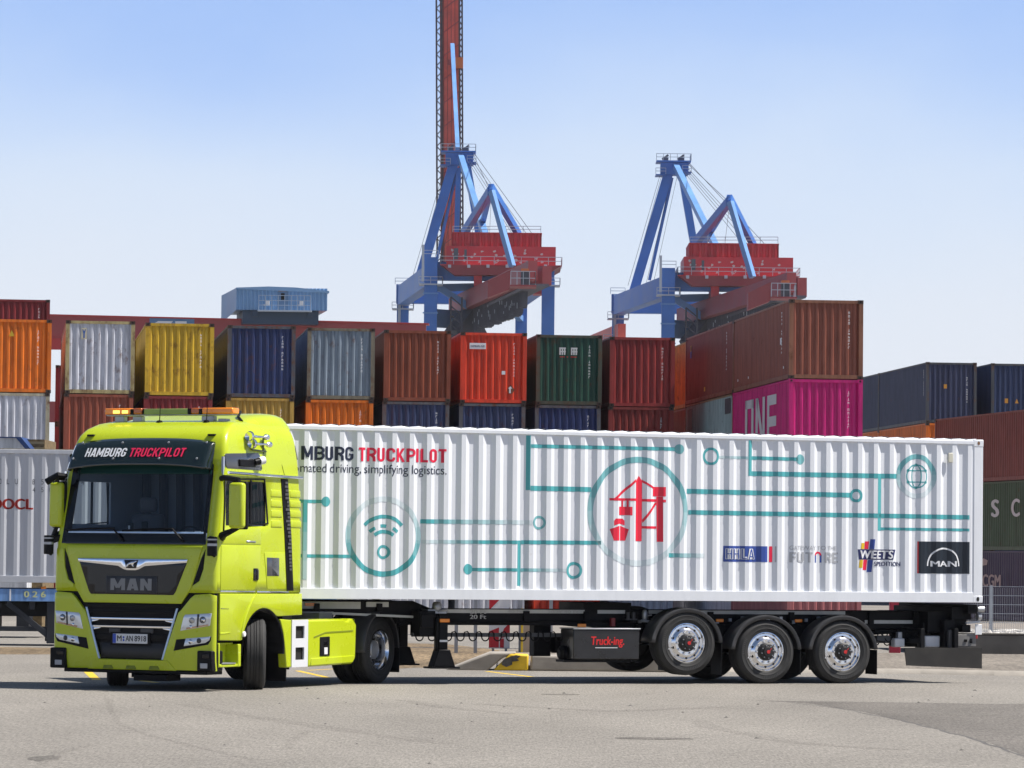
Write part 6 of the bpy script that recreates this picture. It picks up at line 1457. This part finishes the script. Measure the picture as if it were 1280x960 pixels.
# ================================================================== ship to shore cranes
CB = mat('crane_blue', (.04,.165,.52), .5, var=.12, vscale=.25); CBL = mat('crane_blue_pale', (.13,.29,.58), .45, var=.1, vscale=.25)
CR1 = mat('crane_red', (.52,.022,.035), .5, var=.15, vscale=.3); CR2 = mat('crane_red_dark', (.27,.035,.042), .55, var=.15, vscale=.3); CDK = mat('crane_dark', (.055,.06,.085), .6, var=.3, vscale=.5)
CRAIL = mat('crane_rail', (.45,.50,.56), .5); CWH = mat('crane_peeled', (.55,.50,.48), .7)
D1, D2 = 650.0, 717.0; ORG = atY(613, 690, D1); ORG = Vector((ORG.x, D1, FARZ))
def sts(label, shift, boom_up):
    t = thing('quay_crane', label, 'harbour crane', ORG+shift, 0, 'blue and red ship cranes behind the containers')
    def c(x, y, D): return atY(x, y, D) - ORG
    def down(p): return Vector((p.x, p.y, 0))
    def B(name, items, m, bevel=0): 
        b = MB()
        for a, e, w_, h in items: b.beam(a, e, w_, h)
        return b.build(name, m, t, bevel=bevel)
    def rail(path, h=1.1, step=1.6):
        b = MB()
        for p, q in zip(path[:-1], path[1:]):
            n = max(1, int((q-p).length/step))
            for z in (h*.5, h): b.beam(p+Vector((0,0,z)), q+Vector((0,0,z)), .09, .09)
            for i in range(n+1): r = p.lerp(q, i/n); b.beam(r, r+Vector((0,0,h)), .09, .09)
        b.build('railing', CRAIL, t)
    nl, nr = c(539, 322, D1), c(685.5, 334, D1); fl, frr = c(504, 352, D2), c(652, 352, D2)
    fl.z = nl.z; frr.z = nl.z-0.0; nr.z = nl.z
    # portal legs
    for p, dz in ((nl,0),(nr,-3.4),(fl,0),(frr,-3.0)): B('leg', [(down(p), p+Vector((0,0,dz)), 2.1, 2.3)], CB)
    B('portal_beam', [(nl+Vector((-1,3,-2.0)), nr+Vector((1,3,-2.0)), 2.2, 3.0)], CB); B('portal_beam', [(fl+Vector((-1.2,0,-1.7)), frr+Vector((1,0,-1.7)), 2.2, 3.4)], CB)
    B('side_beam', [(nl+Vector((0,0,-3.0)), fl+Vector((0,0,-2.0)), 2.0, 3.4)], CB); B('side_beam', [(nr+Vector((0,0,-3.0)), frr+Vector((0,0,-2.0)), 2.0, 3.0)], CB)
    B('brace', [(nl+Vector((.5,8,-4.4)), nl+Vector((9,10,-4.0)), 1.2, 1.2), (nl+Vector((1,8,-4.2)), nl+Vector((6,8,-7.4)), 1.1, 1.1), (nl+Vector((9,10,-4.0)), frr+Vector((0,0,-6)), 1.0, 1.0), (nl+Vector((0,6,-9.5)), nl+Vector((5.5,20,-9)), 1.2, 3.0)], CBL)
    B('stair_tower', [(nl+Vector((3.2,6,-6)), nl+Vector((3.2,6,-18)), .3, .3), (nl+Vector((5.0,6,-6)), nl+Vector((5.0,6,-18)), .3, .3)]+[(nl+Vector((3.2,6,-6-1.5*i)), nl+Vector((5.0,6,-7.5-1.5*i)), .25, .2) for i in range(8)]+[(nl+Vector((4.6,9,-9.5)), nl+Vector((7,12,-14)), 2.6, 6)], CDK)
    for p in (nl, fl, nr):
        b = MB(); b.box(p.x-1.9, p.x+1.9, p.y-1.9, p.y+1.9, p.z-4.55, p.z-4.35); b.build('leg_platform', CRAIL, t)
        rail([p+Vector((-1.9,-1.9,-4.35)), p+Vector((1.9,-1.9,-4.35)), p+Vector((1.9,1.9,-4.35))])
        if p is not nr: rail([p+Vector((-1.4,-1.2,0)), p+Vector((1.2,-1.2,0))])
    b = MB(); b.box(fl.x-2.6, fl.x-1.0, fl.y-1.6, fl.y+.5, fl.z-8.6, fl.z-8.4); b.build('leg_platform', CRAIL, t); rail([fl+Vector((-2.6,-1.6,-8.4)), fl+Vector((1.2,-1.6,-8.4))])
    b = MB(); b.beam(fl+Vector((-.6,-1.4,-8.2)), fl+Vector((-.6,-1.4,0)), .5, .15); b.build('ladder', CRAIL, t); b = MB(); b.beam(nl+Vector((-1.3,-1.3,-4)), nl+Vector((-1.3,-1.3,2)), .4, .15); b.build('ladder', CRAIL, t)
    # mast (A frame) over the water side
    ap = c(574.5, 207, D2); at_ = c(574.5, 192, D2)
    b = MB(); b.box(at_.x-2.5, at_.x+2.5, D2-ORG.y-1.6, D2-ORG.y+1.6, ap.z, at_.z); b.build('mast_head', CB, t)
    b = MB(); b.box(at_.x-3.3, at_.x+2.9, D2-ORG.y-2.4, D2-ORG.y+2.4, at_.z+.05, at_.z+.3); b.box(at_.x-3.4, at_.x-1.6, D2-ORG.y-2.2, D2-ORG.y+2, ap.z-.2, ap.z); b.box(at_.x+1.4, at_.x+3.0, D2-ORG.y-2.2, D2-ORG.y+2, ap.z+.3, ap.z+.5); b.build('mast_platform', CB, t)
    zz = at_.z+.3; rail([Vector((at_.x-3.3, D2-ORG.y-2.4, zz)), Vector((at_.x+2.9, D2-ORG.y-2.4, zz)), Vector((at_.x+2.9, D2-ORG.y+2.4, zz))], 1.2, 1.2)
    rail([Vector((at_.x-3.4, D2-ORG.y-2.2, ap.z)), Vector((at_.x-1.6, D2-ORG.y-2.2, ap.z))]); rail([Vector((at_.x+1.4, D2-ORG.y-2.2, ap.z+.5)), Vector((at_.x+3.0, D2-ORG.y-2.2, ap.z+.5))])
    b = MB()
    for dx in (-1.6, 1.2): b.box(at_.x+dx-.5, at_.x+dx+.5, D2-ORG.y-.6, D2-ORG.y+.6, zz+.1, zz+.7); b.beam(Vector((at_.x+dx-.6, D2-ORG.y, zz+.4)), Vector((at_.x+dx+.5, D2-ORG.y, zz+1.2)), .35, .35)
    b.build('rope_sheave', CDK, t)
    hd_ = Vector((ap.x, ap.y, ap.z+.6))
    B('mast_leg', [(hd_+Vector((-.9,0,.4)), Vector((c(522,345,D2).x, D2-ORG.y, nl.z-.2)), 1.5, 1.7)], CB)
    B('mast_leg', [(hd_+Vector((1.2,0,.4)), Vector((c(650,345,D2).x-6.0, D2-ORG.y, nl.z+1)), 1.3, 1.6)], CB)
    B('mast_stay', [(hd_+Vector((.2,-1.6,.8)), c(614, 318, 660), 1.0, 1.1)], CBL)
    B('mast_strut', ([(hd_+Vector((-.2,0,-1)), hd_+Vector((-.4,0,-13)), .9, .9)] if boom_up else [])+[(hd_+Vector((-.4,.5,-1)), c(543,338,D2), .5, .5)], CB)
    # rear A frame
    a2 = c(613, 239, D1-4)
    B('rear_mast', [(a2, c(579.5, 292, 668), .9, 1.4), (a2+Vector((0,.3,0)), c(600.5, 290, 690), .8, .9), (a2+Vector((0,0,.8)), c(648, 293, D1+6), .9, 1.0)], CB)
    B('rear_stay', [(a2+Vector((.2,-.4,0)), c(640.5, 333, D1-8), .8, .9)], CBL)
    B('rear_mast_tip', [(a2+Vector((0,0,-.2)), a2+Vector((0,0,1.1)), .35, .35)], CB)
    # ropes
    b = MB()
    for p, q in ((hd_+Vector((2.4,0,1.5)), a2), (hd_+Vector((-2.0,0,1.5)), c(516, 345, D2)), (hd_+Vector((2.5,0,1.8)), c(665,292,662)), (hd_+Vector((.3,0,1)), c(606,292,680))): b.beam(p, q, .07, .07)
    for k in range(4): b.beam(hd_+Vector((-1.8+.9*k,-.5,1.2)), c(520+9*k, 346, D2), .06, .06); b.beam(hd_+Vector((1.0+.4*k,.4,1.0)), c(640+6*k, 292, 668), .06, .06)
    for k in range(3): b.beam(a2+Vector((.2*k,0,.4)), c(590+22*k, 291, 655), .05, .05)
    b.build('rope', CDK, t)
    b = MB()
    for k in range(6): q_ = c(562+24*k, 330, D1-2.2); b.box(q_.x-.25, q_.x+.25, q_.y-.2, q_.y+.2, q_.z-.6, q_.z-.1)
    b.build('flood_lamp', CRAIL, t)
    rail([c(566,290.5,D1), c(676,290.5,D1)], 1.0, 2.4)
    b = MB()
    for k in range(9): q_ = nl+Vector((-1.25,-1.35,-6-3.2*k)); b.box(q_.x, q_.x+2.5, q_.y, q_.y+.16, q_.z, q_.z+.22)
    b.build('leg_joint', CBL, t)
    # machinery house
    u0, u1 = c(565, 306, D1), c(677, 306, D1); ut = c(620, 291.5, D1).z; uz = u0.z-.2
    b = MB(); corr(b, u0.x, u1.x, uz, ut, lambda x, d, z: (x, d, z), p=.95, d=.34); corr(b, 0, 12, uz, ut, lambda x, d, z: (u0.x+d*.5, x, z), p=.95, d=.34)
    b.add([(u1.x,0,uz),(u1.x,12,uz),(u1.x,12,ut),(u1.x,0,ut)], [(0,1,2,3)]); b.box(u0.x-.05,u1.x+.05,-.08,12,ut,ut+.12); b.build('machinery_house', CR1, t, smooth=20)
    v0, v1 = c(558, 332, D1), c(694.5, 334, D1); vt = uz+.0; vz = v0.z
    b = MB(); b.box(v0.x, v1.x, -.6, 12.5, vz, vt-.02); mh = b.build('machinery_base', CR1, t)
    b = MB(); rn = random.Random(11)
    for i in range(26):
        x = rn.uniform(v0.x+.6, v1.x-.7); z = rn.uniform(vz+.5, vt-.5); b.add([(x+rn.uniform(.1,.34)*math.cos(a_), -.613, z+rn.uniform(.1,.3)*math.sin(a_)) for a_ in (0,1,2,3,4,5)], [tuple(range(6))])
    b.build('peeled_paint', CWH, mh)
    b = MB(); b.box(v0.x+1.2,v0.x+1.9,-.65,-.605,vz+1.0,vt-.4); b.box(v0.x+2.9,v0.x+3.3,-.65,-.605,vz+1.0,vt-.6); b.build('house_window', mat('crane_window',(.06,.08,.10),.2), mh)
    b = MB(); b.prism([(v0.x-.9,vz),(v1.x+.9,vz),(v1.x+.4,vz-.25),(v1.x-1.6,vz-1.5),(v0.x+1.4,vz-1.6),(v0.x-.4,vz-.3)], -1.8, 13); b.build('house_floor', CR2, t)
    b = MB(); b.box(v0.x-1.0,v1.x+1.0,-1.9,-.62,vz-.02,vz+.1); b.build('walkway', CR1, t)
    rail([Vector((v0.x-1.0,8,vz+.1)), Vector((v0.x-1.0,-1.9,vz+.1)), Vector((v1.x+1.0,-1.9,vz+.1)), Vector((v1.x+1.0,6,vz+.1))], 1.3, 2.0)
    b = MB(); b.box(v0.x+4.5,v0.x+5.8,0,8,vz-5,vz-1.5); b.box(v1.x-3.6,v1.x-1.8,-.5,4,vz-4.5,vz-.2); b.build('girder_hanger', CR1, t)
    # girder running away towards the water, festoon under it
    g0, g1 = c(666, 338, 596), c(566, 384, 677); h0 = 2.9
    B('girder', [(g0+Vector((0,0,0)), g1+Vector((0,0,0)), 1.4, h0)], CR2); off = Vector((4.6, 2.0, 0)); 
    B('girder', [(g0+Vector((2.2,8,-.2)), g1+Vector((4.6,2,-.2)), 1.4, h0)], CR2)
    b = MB(); b.beam(g0+Vector((1,4,-1.9)), g0.lerp(g1,.96)+Vector((2.4,3,-1.9)), 3.0, .4)
    b.build('girder_floor', CDK, t)
    b = MB(); rn = random.Random(5)
    for i in range(110):
        u = .16+.80*i/110; p = g0.lerp(g1, u)+Vector((1.0, 2, -1.3)); l = rn.uniform(3.3,4.2)*(1 if u > .2 else .8); b.beam(p, p-Vector((rn.uniform(-.1,.1),0,l)), rn.uniform(.25,.75), .9, up=(1,0,0))
    b.build('festoon_cable', CDK, t)
    b = MB()
    for i in range(24):
        u = .2+.6*rn.random(); p = g0.lerp(g1, u)+Vector((.55,1.2,-1.8-rn.random()*2.4)); b.beam(p, p-Vector((0,0,rn.uniform(.3,.9))), .16, .1, up=(1,0,0))
    b.build('cable_clip', CRAIL, t)
    # driver's cabin and end platform
    p = c(657, 350, 592); b = MB(); b.box(p.x-2.3,p.x+1.6,p.y-.5,p.y+5,p.z-1.0,p.z-.75); b.prism([(p.x-5.6,p.z-2.7),(p.x-2.4,p.z-1.4),(p.x-2.2,p.z+1.5),(p.x-5.6,p.z-.2)], p.y+.2, p.y+4); b.build('end_platform', CR2, t)
    rail([p+Vector((-2.2,-.4,-.75)), p+Vector((1.5,-.4,-.75)), p+Vector((1.5,5,-.75))], 2.0, .9)
    b = MB(); b.box(p.x-.7,p.x+.5,p.y,p.y+1.5,p.z-.7,p.z+1.3); cb_ = b.build('driver_cabin', CDK, t); b = MB(); b.box(p.x-.7,p.x+.5,p.y-.1,p.y+1.5,p.z+1.32,p.z+1.7); b.build('cabin_roof', mat('cabin_orange',(.55,.13,.03),.5), cb_)
    if boom_up:
        x0, x1 = c(555.5, 330, 760), c(574.5, 330, 760); top_ = c(563,-70,760).z; base = c(563,335,760).z; tl_ = (c(552,0,760).x - c(555,200,760).x)
        b = MB()
        for k in range(4):
            xa = x0.x+(x1.x-x0.x)*(k/4+.02); xb = x0.x+(x1.x-x0.x)*((k+1)/4-.02)
            dz = top_-base; sh = -.2-.0
            b.add([(xa,110,base),(xb,110,base),(xb-.9,110,top_),(xa-.9,110,top_),(xa,110.5,base),(xb,110.5,base),(xb-.9,110.5,top_),(xa-.9,110.5,top_)], [(0,1,2,3),(4,7,6,5),(0,3,7,4),(1,5,6,2)])
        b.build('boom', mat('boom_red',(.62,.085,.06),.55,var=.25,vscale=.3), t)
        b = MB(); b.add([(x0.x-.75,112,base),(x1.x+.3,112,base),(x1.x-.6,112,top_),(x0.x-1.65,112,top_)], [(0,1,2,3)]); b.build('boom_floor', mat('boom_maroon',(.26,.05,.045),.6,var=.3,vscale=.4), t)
        b = MB()
        def lat(xb_, wv):
            z = base
            for dx in (0, wv): b.beam(Vector((xb_+dx,109,base)), Vector((xb_+dx-.9,109,top_)), .32, .32)
            for dx in (0, wv): b.beam(Vector((xb_+dx,111.5,base)), Vector((xb_+dx-.9,111.5,top_)), .25, .25)
            i = 0
            while z < top_-1.2:
                f = -.9*(z-base)/(top_-base); b.beam(Vector((xb_+f+(0 if i%2 else wv),109,z)), Vector((xb_+f+(wv if i%2 else 0),109,z+1.1)), .18, .18); z += 1.1; i += 1
        lat(x0.x-1.35, 1.0); lat(x1.x+.12, .55); b.build('boom_lattice', mat('boom_dark',(.045,.025,.035),.6), t)
        b = MB()
        for z in [base+4.5*i for i in range(int((top_-base)/4.5))]: f = -.9*(z-base)/(top_-base); b.beam(Vector((x0.x+f,109.6,z)), Vector((x1.x+f,109.6,z+2.2)), .3, .12)
        b.beam(c(560,78,758), c(577,78,758), .8, 1.0); b.build('boom_rib', CR2, t)
        B('boom_strut', [(c(565.5,56,752), c(572,186,722), .75, .7)], CBL)
        b = MB(); q = c(573,78.5,757); b.box(q.x-.9,q.x+.9,q.y-.5,q.y+.5,q.z-1,q.z+1); b.build('boom_bracket', mat('cabin_orange',(.55,.13,.03),.5), t)
    else:
        g2 = g1+Vector((-12,90,0)); B('boom', [(g1+Vector((-9,34,-.5)), g1+Vector((-17,110,-.5)), 1.4, 2.6)], mat('boom_red',(.62,.085,.06),.55,var=.25,vscale=.3))
    return t
sts('blue and red harbour crane with its red boom raised out of the picture', Vector((0,0,0)), True)
s2 = atY(855,690,D1)-atY(557.5,690,D1); sts('blue and red harbour crane without raised boom, above the maroon container', Vector((s2.x,0,-1.35)), False)

# ================================================================== summer haze between here and the cranes
b = MB(); b.box(-420, 420, -30, 900, FARZ-1.0, 135)
hz = b.build('haze', mat('dummy_h', (1,1,1)), smooth=0); struct(hz, 'stuff')
HM = bpy.data.materials.new('haze'); HM.use_nodes = True; nn = HM.node_tree.nodes; nn.remove(nn['Principled BSDF'])
pv = nn.new('ShaderNodeVolumePrincipled'); pv.inputs['Color'].default_value = (.95,.96,1,1); pv.inputs['Density'].default_value = 0.00006; pv.inputs['Anisotropy'].default_value = 0.0
HM.node_tree.links.new(pv.outputs[0], nn['Material Output'].inputs['Volume']); hz.data.materials.clear(); hz.data.materials.append(HM)
